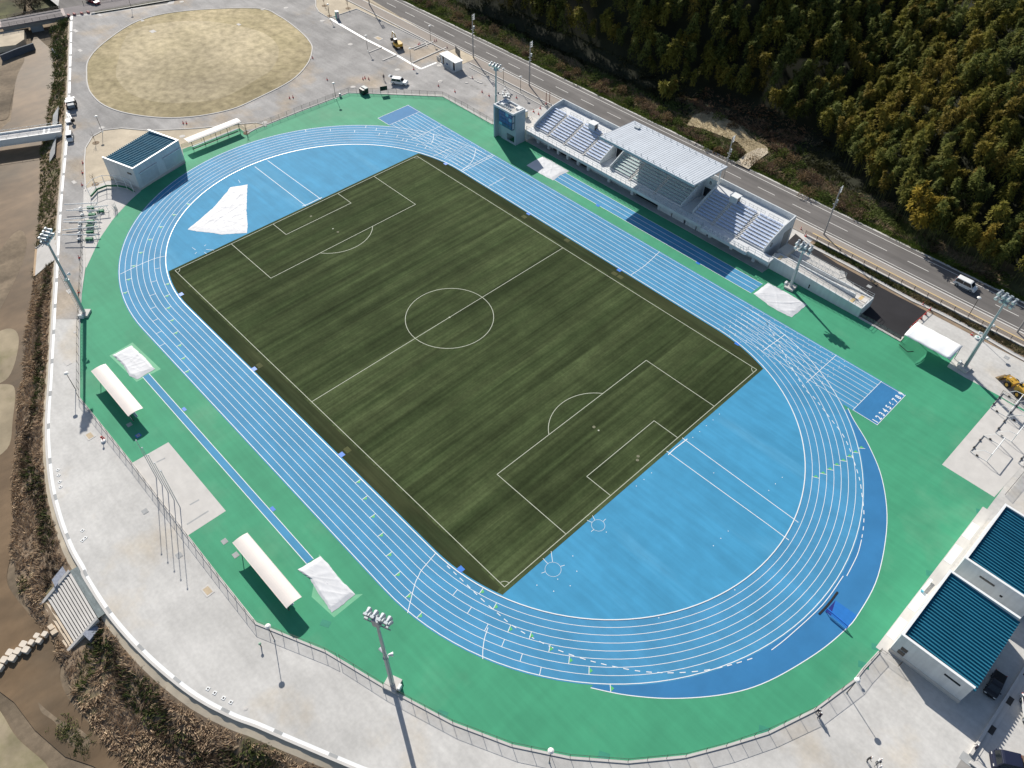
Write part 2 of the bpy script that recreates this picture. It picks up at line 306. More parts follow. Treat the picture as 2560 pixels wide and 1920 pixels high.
# ------------------------------------------------------------------ road
RX0, RX1 = -330, 300
struct('road', MB().sheet([(RX0, 82.9), (RX1, 82.9), (RX1, 92.2), (RX0, 92.2)], .004), ASPH)
rm = MB()
for y in (83.75, 90.95): rm.box(RX0, RX1, y - .085, y + .085, .005, .008)
x = 25.2 - 350
while x < RX1: rm.box(x, x + 5, 87.32, 87.48, .005, .008); x += 10.03
struct('road_marking', rm, ROADW)
kb = MB(); kb.box(RX0, RX1, 82.45, 82.85, .0, .16); kb.box(RX0, RX1, 92.2, 92.75, 0, .06); struct('kerb', kb, CONC)
sw = MB(); sw.box(RX0, -92.5, 78.9, 82.45, 0, .10); sw.box(-83, RX1, 78.9, 82.45, 0, .10); struct('pavement', sw, SIDEW)
struct('pavement_entrance', MB().box(-92.5, -83, 76.8, 82.45, 0, .05), SANDY)
struct('tactile_strip', MB().box(36, RX1, 80.55, 80.85, .10, .106), YELLOWP)
kb = MB(); kb.box(RX0, -93, 78.55, 78.9, 0, .22); kb.box(-82, -38.8, 78.55, 78.9, 0, .22); kb.box(35, RX1, 78.5, 78.9, 0, .35); struct('retaining_kerb', kb, CONC)
pl = MB(); pl.sheet([(37.5, 76.2), (46, 74.9), (57, 74.6), (100, 74.6), (RX1, 74.6), (RX1, 78.5), (37.5, 78.5)], .012); struct('planted_strip', pl, BANKE)
pl = MB(); pl.sheet([(-80, 76.9), (-47, 76.9), (-42, 78.5), (-80, 78.5)], .012); struct('planted_strip', pl, CONCD)
kb = MB(); kb.ribbon([(33.3,77.77),(35.84,76.95),(38.61,75.95),(43.68,75.98),(52.24,75.91),(63.6,75.42)] + [(69.14,75.92),(75.93,75.92),(85.28,75.09)] + [(140, 73.4)], .45, 0, thick=.16)
kb.ribbon([(-80, 76.7), (-48, 76.6), (-43, 77.0), (-39.5, 78.0)], .3, 0, thick=.15); struct('kerb', kb, CONC)
dk = MB(); dk.ribbon([(a, b + .55) for a, b in [(35.84,76.95),(38.61,75.95),(43.68,75.98),(52.24,75.91),(63.6,75.42)] + [(69.14,75.92),(75.93,75.92),(85.28,75.09)] + [(140, 73.4)]], .55, .015); struct('drain_channel', dk, CONC2)
struct('asphalt_yard', MB().sheet([(33.82,72.87),(33.42,77.58),(35.96,76.76),(38.72,75.77),(43.79,75.8),(52.34,75.73),(63.69,75.24)] + [(67.29,75.41),(67.73,62.58),(58.38,62.74),(57.14,70.23),(50.36,71.39),(48.76,73.15),(37.88,73.56)], .006), ASPHB)

# ------------------------------------------------------------------ plazas, paths, lawn
path_poly = [(-195.6,4.15),(-191.57,9.9),(-182.23,33.91),(-210.45,53.36),(-213.63,85.05)] + [(-192.73,108.3),(-145.68,87.15),(-100.98,83.45),(-65.65,80.86)] + [(-48.09,77.57),(-49.53,69.81)] + [(-51.16,60.28),(-72.93,60.07),(-91.94,40.91),(-92.37,10.71)] + [(-92.27,7.74),(-96.87,-8.72),(-86.07,-24.67),(-95.15,-35.18)] + [(-77.34,-43.75),(-58.4,-52.71),(-51.46,-55.8),(-54.97,-59.55),(-83.32,-46.97)] + [(-99.73,-39.38),(-133.56,-23.53)]
struct('asphalt_path', MB().sheet(path_poly, .003), ASPH_GREY)
OV = [(-152.47,-9.43),(-161.38,-4.93),(-169.45,3.68),(-177.23,19),(-174.11,33.81),(-160.18,52.28)] + [(-149.64,54.58),(-135.4,53.26),(-126.18,51),(-121.11,48.22),(-114.43,41.82),(-109.05,32.57),(-106.65,19.47)] + [(-106.15,11.34),(-109.23,2.39),(-114.91,-4.95),(-123.54,-10.81),(-132.11,-13.5),(-140.85,-13.24),(-147.58,-11.43)]
OV = catmull(OV + OV[:1], 5)[:-1]
struct('dry_lawn', MB().sheet(OV, .02), DRYTURF)
lm = MB()
inner = [(-152.79,-0.02),(-171.99,14.46),(-164.62,32.84),(-145.61,43.35)] + [(-130.93,42.2),(-119.95,33.58),(-116.5,25.51)] + [(-113.84,12.15),(-121.34,0.11),(-132.25,-4.89),(-144.51,-3.93)]
inner = catmull(inner + inner[:1], 5)[:-1]
struct('worn_grass', MB().sheet(inner, .024), M('worn_lawn', (.44, .375, .245), .95, .28, .45, .32, 1.5, (.47, .40, .27), .05, .42, .60, spec=.05, bump=.5))
lk = MB(); lk.ribbon(OV, .34, 0, True, .12); struct('lawn_kerb', lk, CONC)
sa = [(-95.15,-35.18),(-107.81,-29.87),(-114,-26.82),(-118.3,-23.03),(-119.34,-19.37),(-117.17,-15.52),(-110.7,-10.46),(-103.41,-0.8),(-95.27,12.49)] + [(-93.2,13.38),(-91.52,13.42)] + [(-93.63,8.91),(-96.87,-8.72),(-90.68,-11.38),(-87.77,-25.04),(-95.25,-28.66)]
struct('sandy_verge', MB().sheet(sa, .007), SANDY)
kb = MB(); kb.ribbon(sa[:10] + sa[10:11], .3, 0, thick=.13)
isl = [(-169.42,82.46),(-147.64,67.74),(-143.45,66.12),(-137.49,65.92),(-137.05,76.86),(-128.1,76.89),(-102.18,79.67),(-101.97,82.37),(-143.29,85.37),(-170.42,97.66)]
struct('sandy_verge', MB().sheet(isl, .008), SANDY)
kb.ribbon([(-169.42,82.46),(-147.64,67.74),(-143.45,66.12),(-137.34,65.81),(-137.05,76.86),(-124.51,77.49),(-102.54,78.07),(-99.53,76.53)], .3, 0, thick=.15)
kb.ribbon([(-100.41,71.82),(-100.69,79.91)], .45, 0, thick=.2); kb.ribbon([(-101.52,71.8),(-101.6,77.7)], .35, 0, thick=.2); kb.ribbon([(-93.9,65.99),(-94.67,80.17)], .4, 0, thick=.2)
kb.ribbon([(-108.39,60.18),(-108.51,65.64)], .4, 0, thick=.15); kb.ribbon([(-101.21,60.26),(-101.29,65.9)], .4, 0, thick=.15)
struct('kerb', kb, CONC)
dg = MB(); dg.ribbon([(-136.86,65.94),(-116.42,65.33),(-108.98,65.61),(-99.79,65.69),(-93.81,65.41),(-89.18,65.47)], .75, .012); dg.ribbon([(-89.18,65.47),(-89.18,71.59)], .6, .013)
struct('drain_cover_strip', dg, WPAINT)
# the white wall top that follows the bank
wt = MB(); wt.ribbon([(a[0], a[1]) for a in resample(BT, 1.0)], .36, -.5, thick=.6); struct('bank_wall', wt, CONC)
inn = []
for i, a in enumerate(BT):
    b0, b1 = BT[max(i - 1, 0)], BT[min(i + 1, len(BT) - 1)]; dx, dy = b1[0] - b0[0], b1[1] - b0[1]; l = math.hypot(dx, dy); inn.append((a[0] - dy / l * .42, a[1] + dx / l * .42))
gut = MB(); gut.ribbon(resample(inn, 1.0), .5, .025); struct('gutter', gut, WPAINT)
gi = MB(); acc = 4.0; last = inn[0]; tot = 0
ri = resample(inn, .5)
for a, b in zip(ri, ri[1:]):
    tot += math.hypot(b[0] - a[0], b[1] - a[1])
    if tot >= acc: gi.cbox((a[0], a[1], .03), (1.3, .48, .03), math.atan2(b[1] - a[1], b[0] - a[0])); acc += 8.6
struct('gutter_grating', gi, CONC2)

# ------------------------------------------------------------------ stadium surfaces
green = [(-91.55,40.63),(-81.65,50.3),(-72.14,59.62),(-51.12,59.6)] + [(-38.8, 59.9), (36.2, 59.9), (36.3, 62.3), (58.2, 62.3)] + [(67.93,62.2),(67.72,63.56)] + [(67.79,64.49),(68.76,68.02),(77.45,67.22),(77.84,62.14),(81.6,61.92),(83.54,61.97),(88.59,62.09)] + [(88.36,62.01),(91.07,61.89),(93,62.06),(97.1,61.87),(98.3,55.23),(97.9,50.25),(98,39),(98.06,16.88)] + [(97.99,-0.82),(97.65,-5.21),(97.68,-7.53),(95.97,-15.5),(93.24,-22.8)] + [(90.28,-28.38),(87.32,-33.45),(82.4,-39.62),(76.69,-44.83),(70.24,-49.39)] + [(62.46,-53.24),(54.17,-56.18),(51.79,-57.02),(41.91,-60.01),(31.14,-65.01)] + [(20.41,-65.09),(10.5,-64.96),(-30.47,-64.95)] + [(-33.9,-63.45),(-48.09,-57.23),(-58.88,-52.13),(-66.87,-47.71),(-74.46,-41.92),(-81.16,-34.09)] + [(-81.27,-33.04),(-86.4,-25.56),(-89.88,-11.49)] + [(-96.51,-8.75),(-95.78,7.73),(-91.86,7.49)] + [(-92.11,10.55),(-92.03,25.24)]
struct('running_track_surround', MB().sheet(green, .008), GREEN)
# kerb edging of the green surface
eg = MB(); eg.ribbon([(98,-1.18),(97.72,-5.34),(97.72,-7.6),(96.01,-15.57),(93.31,-22.91)] + [(90.35,-28.48),(87.4,-33.55),(82.5,-39.73),(76.78,-44.92),(70.32,-49.47)] + [(62.58,-53.34),(54.29,-56.28),(51.9,-57.1),(42.02,-60.09),(31.26,-65.09)] + [(20.34,-65.15),(5.85,-65.06),(-9.35,-64.92),(-30.49,-65.05)] + [(-33.99,-63.54),(-48.19,-57.33),(-58.96,-52.22),(-67.34,-47.63),(-81.59,-41.87)], .35, 0, thick=.12)
eg.ribbon([(-50.81,59.3),(-71.79,59.32),(-91.94,40.91),(-92.46,25.53),(-92.53,10.81)] + [(-91.91,7.7)], .3, 0, thick=.12)
eg.ribbon([(58.48,62.32),(67.98,62.1),(67.72,63.56)], .4, 0, thick=.12)
struct('surround_kerb', eg, CONC)
RK = 37.9
def oval(r, n=64, x0=40.):
    return [(x0 + r * math.cos(-math.pi / 2 + math.pi * i / n), r * math.sin(-math.pi / 2 + math.pi * i / n)) for i in range(n + 1)] + [(-x0 + r * math.cos(math.pi / 2 + math.pi * i / n), r * math.sin(math.pi / 2 + math.pi * i / n)) for i in range(n + 1)]
struct('running_track', MB().sheet(oval(47.9), .014), BLUE)
struct('infield_area', MB().sheet(oval(37.8), .016), BLUE_IN)
struct('straight_track', MB().sheet([(-74.75, 38.3), (-74.75, 49.15), (75.9, 49.15), (75.9, 38.3)], .012), BLUE)
struct('starting_pad', MB().sheet([(70.9, 38.4), (75.85, 38.4), (75.85, 49.1), (70.9, 49.1)], .0185), BLUE_D)
struct('starting_pad', MB().sheet([(-74.7, 38.3), (-69.7, 38.3), (-69.7, 49.1), (-74.7, 49.1)], .0185), BLUE_D)
WJ = catmull([(70.03,38.07),(72.25,36.31),(77.23,32.89),(82.62,27.82),(87.69,20.18),(91.62,10.08)] + [(92.81,1.96),(92.7,-2.21),(91.65,-8.51),(89.21,-16.8)] + [(86.15,-22.66),(81.45,-28.51),(76.65,-32.9),(72.33,-35.91)], 6)
struct('water_jump_lane', MB().sheet(WJ, .011), BLUE_D)
GX, GY = 53.25, 37.55
ang = math.asin(min(1, math.sqrt(GY ** 2 - (GX - 40) ** 2) / GY)); turf = []
for sgn in (1, -1):
    arc = [(40 + GY * math.cos(t), GY * math.sin(t)) for t in [-math.pi / 2 + (math.pi / 2 - ang) * i / 14 for i in range(15)]]
    pts = arc + [(x, -y) for x, y in arc[::-1]]; turf += [(sgn * x, sgn * y) for x, y in pts]
struct('football_pitch', MB().sheet(turf, .020), TURF)
MARG = M('turf_margin', (.034, .047, .021), .95, .25, .25, .25, 4., (.050, .058, .027), .12, .42, .62, stretch=(.3, 1, 1), spec=.05, bump=.3)
for sg in (1, -1): struct('turf_margin', MB().sheet([(x, y * sg) for x, y in [(-52, 34.5)] + [(x, y) for x, y in sorted(p for p in turf if p[1] > 35.2)] + [(52, 34.5)]], .0215), MARG)

# white lines -------------------------------------------------------
ln = MB(); ZL = .0235; LW = .085
for k in range(1, 9): ln.ribbon(oval(RK + 1.22 * k), LW if k < 8 else .12, ZL, True)
ke = MB(); ke.ribbon(oval(RK), .16, .01, True, .055); struct('track_kerb', ke, WPAINT)
for k in range(1, 10):
    y = RK + 1.22 * k; ln.box(-69.7 if k < 9 else -74.75, 70.9 if k < 9 else 75.9, y - LW / 2, y + LW / 2, ZL, ZL + .002)
for x in (-69.7, 70.9): ln.box(x - .05, x + .05, 38.3, 49.1, ZL, ZL + .0025)
for x, y0, y1 in ((-74.72, 38.3, 49.1), (75.87, 38.3, 49.1), (-59.8, 38.1, 48.9), (61.1, 38.1, 49.0)): ln.box(x - .05, x + .05, y0, y1, ZL, ZL + .0028)
ln.box(-74.7, -69.9, 38.25, 38.35, ZL, ZL + .002); ln.box(71, 75.9, 38.35, 38.45, ZL, ZL + .002)
for x in (-39.75, -39.0): ln.box(x - .06, x + .06, 38.0, 49.0, ZL, ZL + .0031)
ln.ribbon(WJ, .13, ZL)
arcs = [[(-59.45,-43.25),(-59.62,-38.9),(-59.34,-35.22),(-58.52,-32.95)], [(40.6,-37.97),(40.93,-39.45),(41.39,-41.49),(41.85,-42.45)] + [(42.66,-43.92),(45.54,-47.6)], [(55.62,-40.35),(56.54,-41.89),(57.68,-43.27),(58.68,-44.19)], [(15.92,49.08),(16.78,43.34),(16.89,40.21),(16.84,38.11)], [(-57.81,44.16),(-55.66,42.15),(-54.52,40.4)], [(-44.72,47.64),(-40.99,43.07),(-39.48,38.36)], [(-49.27,43.13),(-49.56,37.04)], [(-29.78,44.18),(-29.64,38.3)], [(50.75,46.7),(50.35,39.44)]]
for a in arcs: ln.ribbon(catmull(a, 5), .11, ZL + .001)
def lane_of(p):
    x, y = p; cx = max(-40, min(40, x)); r = math.hypot(x - cx, y); return cx, max(1, min(9, int((r - RK) / 1.22) + 1)), math.atan2(y, x - cx)
gm = MB()
def lane_mark(p, green=True, num=True):
    cx, k, a = lane_of(p); ca, sa = math.cos(a), math.sin(a); r0, r1 = RK + 1.22 * (k - 1), RK + 1.22 * k
    ln.ribbon([(cx + r0 * ca, r0 * sa), (cx + r1 * ca, r1 * sa)], .10, ZL + .0015)
    if green:
        tx, ty = -sa, ca; m = (r0 + r1) / 2
        gm.add([(cx + (m - .42) * ca + tx * .08, (m - .42) * sa + ty * .08, ZL + .002), (cx + (m + .42) * ca + tx * .08, (m + .42) * sa + ty * .08, ZL + .002), (cx + m * ca + tx * .55, m * sa + ty * .55, ZL + .002)], [(0, 1, 2)])
for p in [(-72.93,-19.39),(-71.42,-23.96),(-69.14,-28.51),(-66.47,-32.59),(-63.47,-36.32),(-60.2,-39.69),(-56.63,-42.62),(-53.06,-45.26),(-49.51,-37.14),(-46.1,-39.18),(-42.4,-40.85),(-38.41,-42.28),(-34.48,-43.46),(-30.66,-44.6),(-26.86,-45.88),(-23.12,-47.15)] + [(20.63,-38.55),(24.17,-39.83),(27.97,-41.11),(31.76,-42.33),(35.56,-43.5),(39.25,-44.64)] + [(43.31,-45.93),(47.06,-46.82),(50.59,-37.41),(53.9,-37.56),(57.68,-37.64)] + [(61.11,-37.07),(64.52,-36.44),(67.79,-35.66),(70.85,-34.66),(73.89,-33.52)] + [(74.13,19.44),(74.62,21.08),(74.99,22.74),(75.33,24.46),(75.64,26.16),(75.96,27.81),(76.21,29.43),(76.5,31.14)]: lane_mark(p)
for p in [(-55.73,-36.37),(-52.18,-38.99),(-48.36,-41.32),(-44.47,-43.16),(-40.67,-44.7),(-36.79,-45.92),(-33.02,-47.11)] + [(47.97,-40.45),(51.73,-40.81),(55.6,-40.91),(59.15,-40.82)] + [(62.63,-40.46),(66.02,-39.87)] + [(-82.54,20.03),(-78.32,25.04),(-73.38,29.51),(-67.71,33.44),(-61.32,36.46),(-56.69,37.64),(-54.25,38.59),(-46.9,39.1),(-73.37,33.24),(-70.39,34.51),(-67.05,35.47),(-63.88,36.72),(-60.36,37.07)]: lane_mark(p, False)
# dashed break lines
def dashes(pts, on, off, w):
    pp = resample(pts, .2); n = 0; cur = []
    for p in pp:
        ph = n % round((on + off) / .2); n += 1
        if ph <= round(on / .2): cur.append(p)
        else:
            if len(cur) > 1: ln.ribbon(cur, w, ZL + .002)
            cur = []
dashes(catmull([(43.53,-38.05)] + [(47.6,-37.98),(51.56,-37.94),(55.71,-37.7)] + [(57.83,-37.49),(61.03,-36.76),(65.3,-35.25),(69.98,-32.84),(74.88,-29.56),(77.99,-26.8),(80.25,-24.33),(82.33,-21.6),(84.18,-18.53),(86.31,-14.34)], 5), .8, .8, .13)
dashes(catmull([(46.74,46.44),(46.76,46.42)] + [(60.64,37.11),(64.27,35.76),(69.15,33.42),(72.52,31.78),(75.07,29.82),(77.12,27.85),(79.91,24.95),(81.96,22.2),(83.86,19.45),(85.34,16.72),(86.42,14.18)], 5), .8, .8, .13)
ln.ribbon(catmull([(86.42,14.18),(87.43,11.03),(88.21,6.48)], 5), .12, ZL + .003); ln.ribbon(catmull([(87.83,6.08),(88.22,-0.67),(87.48,-8.77),(86.91,-12.48)], 5), .12, ZL + .003)
# small hurdle position ticks at both ends of the sprint straight
for k in range(9):
    for j in range(9):
        for x0, s in ((40.5, 1), (-62, 1)):
            x = x0 + j * 2.7 + (k * .53) % 1.3; y = RK + .25 + 1.22 * k
            if (x > 70 or x < -69): continue
            ln.box(x - .18, x + .02, y - .05, y + .05, ZL + .001, ZL + .003); ln.box(x + .6, x + .8, y + .62, y + .72, ZL + .001, ZL + .003)
# throwing area lines at the two ends of the infield
for p in ([(53.05,9.74),(71.5,9.57)] + [(77.48,9.51)], [(53.02,5.29),(74.25,5.48)] + [(78.29,5.43)], [(-76.85,4.59),(-57.47,4.73)] + [(-53.31,4.75)], [(-76.57,0.69),(-61.32,0.59)] + [(-53.33,0.51)]): ln.ribbon(p, .12, ZL)
for p in ([(53.86,10.22),(53.75,8.17),(53.68,6.76),(53.75,4.86)], [(-53.93,-0.14),(-53.67,1.33),(-53.76,4.05),(-53.69,5.35)]): ln.ribbon(catmull(p, 4), .16, ZL + .001)
for a, b in (([(53.06,-14.37),(53.96,-14.73)]), ([(53.05,-15.69),(53.94,-15.41)]), ([(55.07,-13.92),(55.03,-13.25)]), ([(55.04,-16.12),(55.02,-16.82)]), ([(53.05,-24.2),(54.55,-25.42)]), ([(53.07,-26.08),(54.23,-26.21)]), ([(55.97,-25.15),(56.28,-24.44)]), ([(55.01,-27.47),(54.76,-28.12)]), ([(-56.04,-27.13),(-57.33,-27.28)]), ([(-56.15,-24.47),(-55.92,-25.03)]), ([(-54.56,-25.36),(-53.1,-24.16)]), ([(-53.96,-26.13),(-53.05,-26.06)]), ([(-55.11,-27.35),(-54.81,-27.95)]), ([(-72.7,-5.85),(-74.11,-5.5)])): ln.ribbon([a, b], .075, ZL)
for (c, e) in (([(55.01,-15.09),(55.77,-14.28)]), ([(55.54,-26.32),(56.42,-25.39)])):
    r = math.hypot(c[0] - e[0], c[1] - e[1]); ln.ribbon([(c[0] + r * math.cos(t * .2618), c[1] + r * math.sin(t * .2618)) for t in range(24)], .045, ZL, True)
for p in [(54.31,19.29),(54.34,17.28),(54.34,15.27),(54.35,13.21),(54.32,11.21),(54.23,-0.38),(54.25,-2.44),(54.22,-4.45),(61.7,7.53),(70.44,-0.36),(70.43,-2.38),(70.43,-4.39),(56.79,-15.08),(56.04,-22.31),(58.35,-23.83)] + [(70.48,15.43),(70.44,13.39),(70.44,11.36)] + [(57.24,-27.02),(55.73,-30.12),(59.37,-26.43),(58.24,-28.96),(72.26,-20.58),(77.45,-8.36)]: ln.disc((p[0], p[1], ZL), .085, 8)
# runways of the jumping pits
struct('jump_runway', MB().sheet([(-27.5, -53.95), (28, -53.95), (28, -52.65), (-27.5, -52.65)], .0125), BLUE)
struct('jump_runway', MB().sheet([(-21, 52.3), (38.5, 52.3), (38.5, 56.65), (-21, 56.65)], .0125), BLUE)
for x0, x1, y in ((-27.5, 28, -53.95), (-27.5, 28, -52.65), (-21, 38.5, 52.3), (-21, 38.5, 53.8), (-21, 38.5, 55.2), (-21, 38.5, 56.65)): ln.box(x0, x1, y - .055, y + .055, ZL - .006, ZL - .003)
struct('track_marking', ln, WHITE); struct('lane_start_marking', gm, M('green_marking', (.10, .48, .14), .6, 0, 1, 0))
for i in range(9):   # lane numbers 1-9 on the pad
    c = bpy.data.curves.new('lane_number', 'FONT'); c.body = str(i + 1); c.size = 1.5; c.align_x = 'CENTER'; c.align_y = 'CENTER'; c.extrude = .002; c.offset = .035
    o = bpy.data.objects.new('lane_number', c); COL.objects.link(o); o.location = (75.2, 38.98 + 1.232 * i, .026); o.rotation_euler = (0, 0, R(90)); c.materials.append(WHITE); o.scale = (.85, 1.05, 1)
    o['kind'] = 'structure'
# football lines
fl = MB(); ZF = .026; FW = .125
def frect(x0, x1, y0, y1):
    fl.ribbon([(x0, y0), (x1, y0)], FW, ZF); fl.ribbon([(x0, y1), (x1, y1)], FW, ZF); fl.ribbon([(x0, y0), (x0, y1)], FW, ZF + .002); fl.ribbon([(x1, y0), (x1, y1)], FW, ZF + .002)
frect(-52.5, 52.5, -34, 34); fl.ribbon([(0, -34), (0, 34)], FW, ZF + .003)
for s in (-1, 1):
    fl.ribbon([(s * 52.5, -20.16), (s * 36, -20.16)], FW, ZF); fl.ribbon([(s * 52.5, 20.16), (s * 36, 20.16)], FW, ZF); fl.ribbon([(s * 36, -20.2), (s * 36, 20.2)], FW, ZF + .003)
    fl.ribbon([(s * 52.5, -9.16), (s * 47, -9.16)], FW, ZF); fl.ribbon([(s * 52.5, 9.16), (s * 47, 9.16)], FW, ZF); fl.ribbon([(s * 47, -9.2), (s * 47, 9.2)], FW, ZF + .003)
    th = math.acos(5.5 / 9.15); fl.ribbon([(s * (41.5 - 9.15 * math.cos(t)), 9.15 * math.sin(t)) for t in [-th + 2 * th * i / 20 for i in range(21)]], FW, ZF)
    fl.disc((s * 41.5, 0, ZF), .17, 10)
    for q in (-1, 1): fl.ribbon([(s * (52.5 - 1 * math.cos(t)), q * (34 - 1 * math.sin(t))) for t in [math.pi / 2 * i / 8 for i in range(9)]], .1, ZF)
fl.ribbon([(9.15 * math.cos(t * .1309), 9.15 * math.sin(t * .1309)) for t in range(48)], FW, ZF, True); fl.disc((0, 0, ZF + .006), .2, 10)
struct('pitch_marking', fl, TURF_LINE)
# pale and dark worn spots near the goals
ws = MB()
for p in [(50.29,0.71),(50.75,-0.03),(40.39,-0.02)] + [(-49.07,-0.96),(-39.69,0.12)]: ws.disc((p[0], p[1], ZF + .004), .3, 9)
struct('worn_patch', ws, M('worn_turf', (.20, .20, .13), .9, .3, 1., .2))
# blue service flaps at the pitch edge
bf = MB()
for p in [(-14.65,37.53),(14.01,37.42),(45.61,37.28)] + [(-44.61,37.15)] + [(-44.41,-36.88),(-14.73,-37.32)] + [(14.01,-37.2),(45.5,-36.86)]: bf.cbox((p[0], p[1], .024), (1.0, .9, .02))
for p in [(15.5,-52.22)] + [(-14.59,-52.17)] + [(-5.66,52.06),(24.44,52.14)]: bf.cbox((p[0], p[1], .02), (1.0, .6, .02))
struct('cover_flap', bf, BLUEP)
tf = MB()
for p in [(13.86,-35.85)] + [(-14.51,35.84),(-1.29,36.7),(14.05,35.71),(15.7,35.74)] + [(-14.83,-36.06)]: tf.cbox((p[0], p[1], .026), (1.3, 1.0, .01))
struct('hatch_cover', tf, M('worn_hatch', (.075, .082, .028), .9, .2, 1., .1))
hc = MB()
for p in [(38.4,-57.57),(60.64,-53.57)] + [(79.77,-41.42),(92.71,-22.91)] + [(97.45,-4.68),(97.41,-0.78)] + [(97.54,33.74),(97.24,16.58)]: hc.cbox((p[0], p[1], .014), (1.5, 1.0, .01), .5)
struct('green_hatch_cover', hc, M('hatch_green', (.04, .25, .165), .7, .1, 1., .05))
# concrete pads
struct('concrete_pad', MB().sheet([(10.46,-64.94),(10.49,-58.08),(-9.44,-58.02),(-9.52,-64.84)], .018), CONC)
struct('concrete_pad', MB().sheet([(88.49,61.71),(88.38,38.4),(97.79,38.33),(98.33,49.21),(98.4,59.64),(95.15,61.44)], .018), CONC)
struct('concrete_pad', MB().sheet([(-67.45,-48.18),(-96.15,-35.25),(-95.54,-29.06),(-89.7,-24.63),(-85.99,-25.4),(-83.21,-30.6),(-79.4,-35.71),(-74.62,-40.97),(-66.66,-47.62)], .018), CONC)
sl_ = MB()
for a, b in (([(-6.74,-61.72),(-6.55,-60.12)]), ([(5.3,-61.84),(5.44,-60.17)]), ([(8.47,-64.07),(8.52,-60.17)])): sl_.ribbon([a, b], .28, .022)
struct('drain_slot', sl_, CONC2)
lp = MB()
for p in ([(-37.7,-51.04),(-27.04,-50.42),(-27.09,-55.38),(-37.28,-56.04)], [(27.92,-51.52),(35.68,-51.6),(36.35,-53.16)] + [(38.36,-50.6),(38.49,-56.07),(33.33,-56.61)]): lp.sheet(p, .0115)
lp.sheet([(21.33,-60.26),(20.75,-59.06),(22.72,-58.8),(23.23,-59.75)], .0118); struct('landing_pad', lp, M('pale_green_rubber', (.16, .45, .26), .7, .08, .5, .05))
# ------------------------------------------------------------------ grandstand
def text(name, body, loc, rot, size, mat, parent=None, ext=.02):
    c = bpy.data.curves.new(name, 'FONT'); c.body = body; c.size = size; c.align_x = 'CENTER'; c.align_y = 'CENTER'; c.extrude = ext
    o = bpy.data.objects.new(name, c); COL.objects.link(o); c.materials.append(mat)
    me = bpy.data.meshes.new_from_object(o.evaluated_get(bpy.context.evaluated_depsgraph_get())); bpy.data.objects.remove(o)
    o = bpy.data.objects.new(name, me); COL.objects.link(o); o.location = loc; o.rotation_euler = rot; o.parent = parent; return o
def railing(pts, h=1.1, step=1.6, r=.035, mid=(.55,)):      # pts 3D; posts + rails in one mesh
    m = MB()
    for a, b in zip(pts, pts[1:]):
        a, b = Vector(a), Vector(b); n = max(1, round((b - a).length / step))
        for i in range(n + 1): p = a.lerp(b, i / n); m.tube(p, p + Vector((0, 0, h)), r, n=5)
        for t in (h,) + tuple(mid): m.tube(a + Vector((0, 0, t)), b + Vector((0, 0, t)), r * .9, n=5)
    return m
gs = thing('grandstand', 'long pale concrete grandstand with blue bench rows and a ribbed metal roof over its middle', 'grandstand', (0, 66))
Y0 = -66
def gy(*a): return [y + Y0 for y in a]
XL, XR = -38.0, 34.1; NR_ = 9; TR, RI = .80, .35
m = MB(); m.box(-38.6, 36.8, -5.9, -3.6, 2.3, 3.1); m.box(19.0, 31.4, -6.6, -5.9, 2.3, 3.08); obj('front_deck', m, STANDC, gs)
m = MB(); m.box(-38.2, 36.2, -6.0, -3.7, 0, .06); obj('apron_slab', m, CONC2, gs)
prof = [(-3.7, 2.3)]
for i in range(NR_): prof += [(-3.7 + .1 + TR * i, 3.1 + RI * i), (-3.7 + .1 + TR * i, 3.1 + RI * (i + 1))]
prof += [(-3.7 + .1 + TR * NR_, 3.1 + RI * NR_), (7.0, 3.1 + RI * NR_), (7.0, 5.0), (-2., 2.3)]
TOPZ = 3.1 + RI * NR_
for nm, (a, b) in {'west': (XL + .25, -14.5), 'mid': (-11.1, 11.0), 'east': (14.55, XR - .25)}.items(): obj('seating_tier', MB().extrude_x(prof, a, b), STANDC, gs)
for q0, a, b in ((1.5, -14.5, -11.1), (4.4, 11.0, 14.55)): obj('upper_walkway', MB().extrude_x([(q0, 5.9), (q0, TOPZ), (7, TOPZ), (7, 5.9)], a, b), STANDC, gs)
def endwall(x0, x1): return MB().extrude_x([(-3.75, 0), (-3.75, 4.2), (-1.6, 5.4), (2.9, 7.05), (7.1, 7.5), (7.1, 0)], x0, x1)
obj('side_wall', endwall(XL, XL + .25), WALLW, gs)
rw = obj('side_wall', endwall(XR - .25, XR), WALLW, gs)
m = MB(); m.box(XR, XR + .05, 3.6, 6.4, .1, 4.7); obj('side_door', m, M('grey_door', (.30, .31, .30), .5, .05), rw)
text('wall_sign', '0', (XR + .02, -1.1, 3.8), (R(90), 0, R(90)), 1.6, DARKS, rw)
m = MB(); m.box(XL, XR, 7.0, 7.28, 0, 7.5); obj('back_wall', m, WALLW, gs)
for x in (-14.5, -11.2): obj('passage_wall', MB().extrude_x([(-3.7, 3.1), (-3.7, 4.15), (-2.8, 4.5), (2.2, 7.0), (2.2, 3.1)], x - .1, x + .13), WALLW, gs)
for x in (11.0, 14.45): obj('passage_wall', MB().extrude_x([(-3.7, 3.1), (-3.7, 4.15), (-2.8, 4.5), (3.9, 7.4), (4.6, 7.4), (4.6, 3.1)], x - .1, x + .13), WALLW, gs)
obj('passage_floor', MB().box(-14.5, -11.1, -3.7, 2, 2.95, 3.1), STANDC, gs); obj('passage_floor', MB().box(11., 14.5, -3.7, 5, 2.95, 3.1), STANDC, gs)
m = MB(); m.box(-14.37, -11.33, 2.0, 2.2, 3.1, 7.3); pw = obj('portal_wall', m, WALLW, gs); obj('opening', MB().box(-14.0, -11.7, 1.9, 1.995, 3.1, 5.6), GLASS, pw)
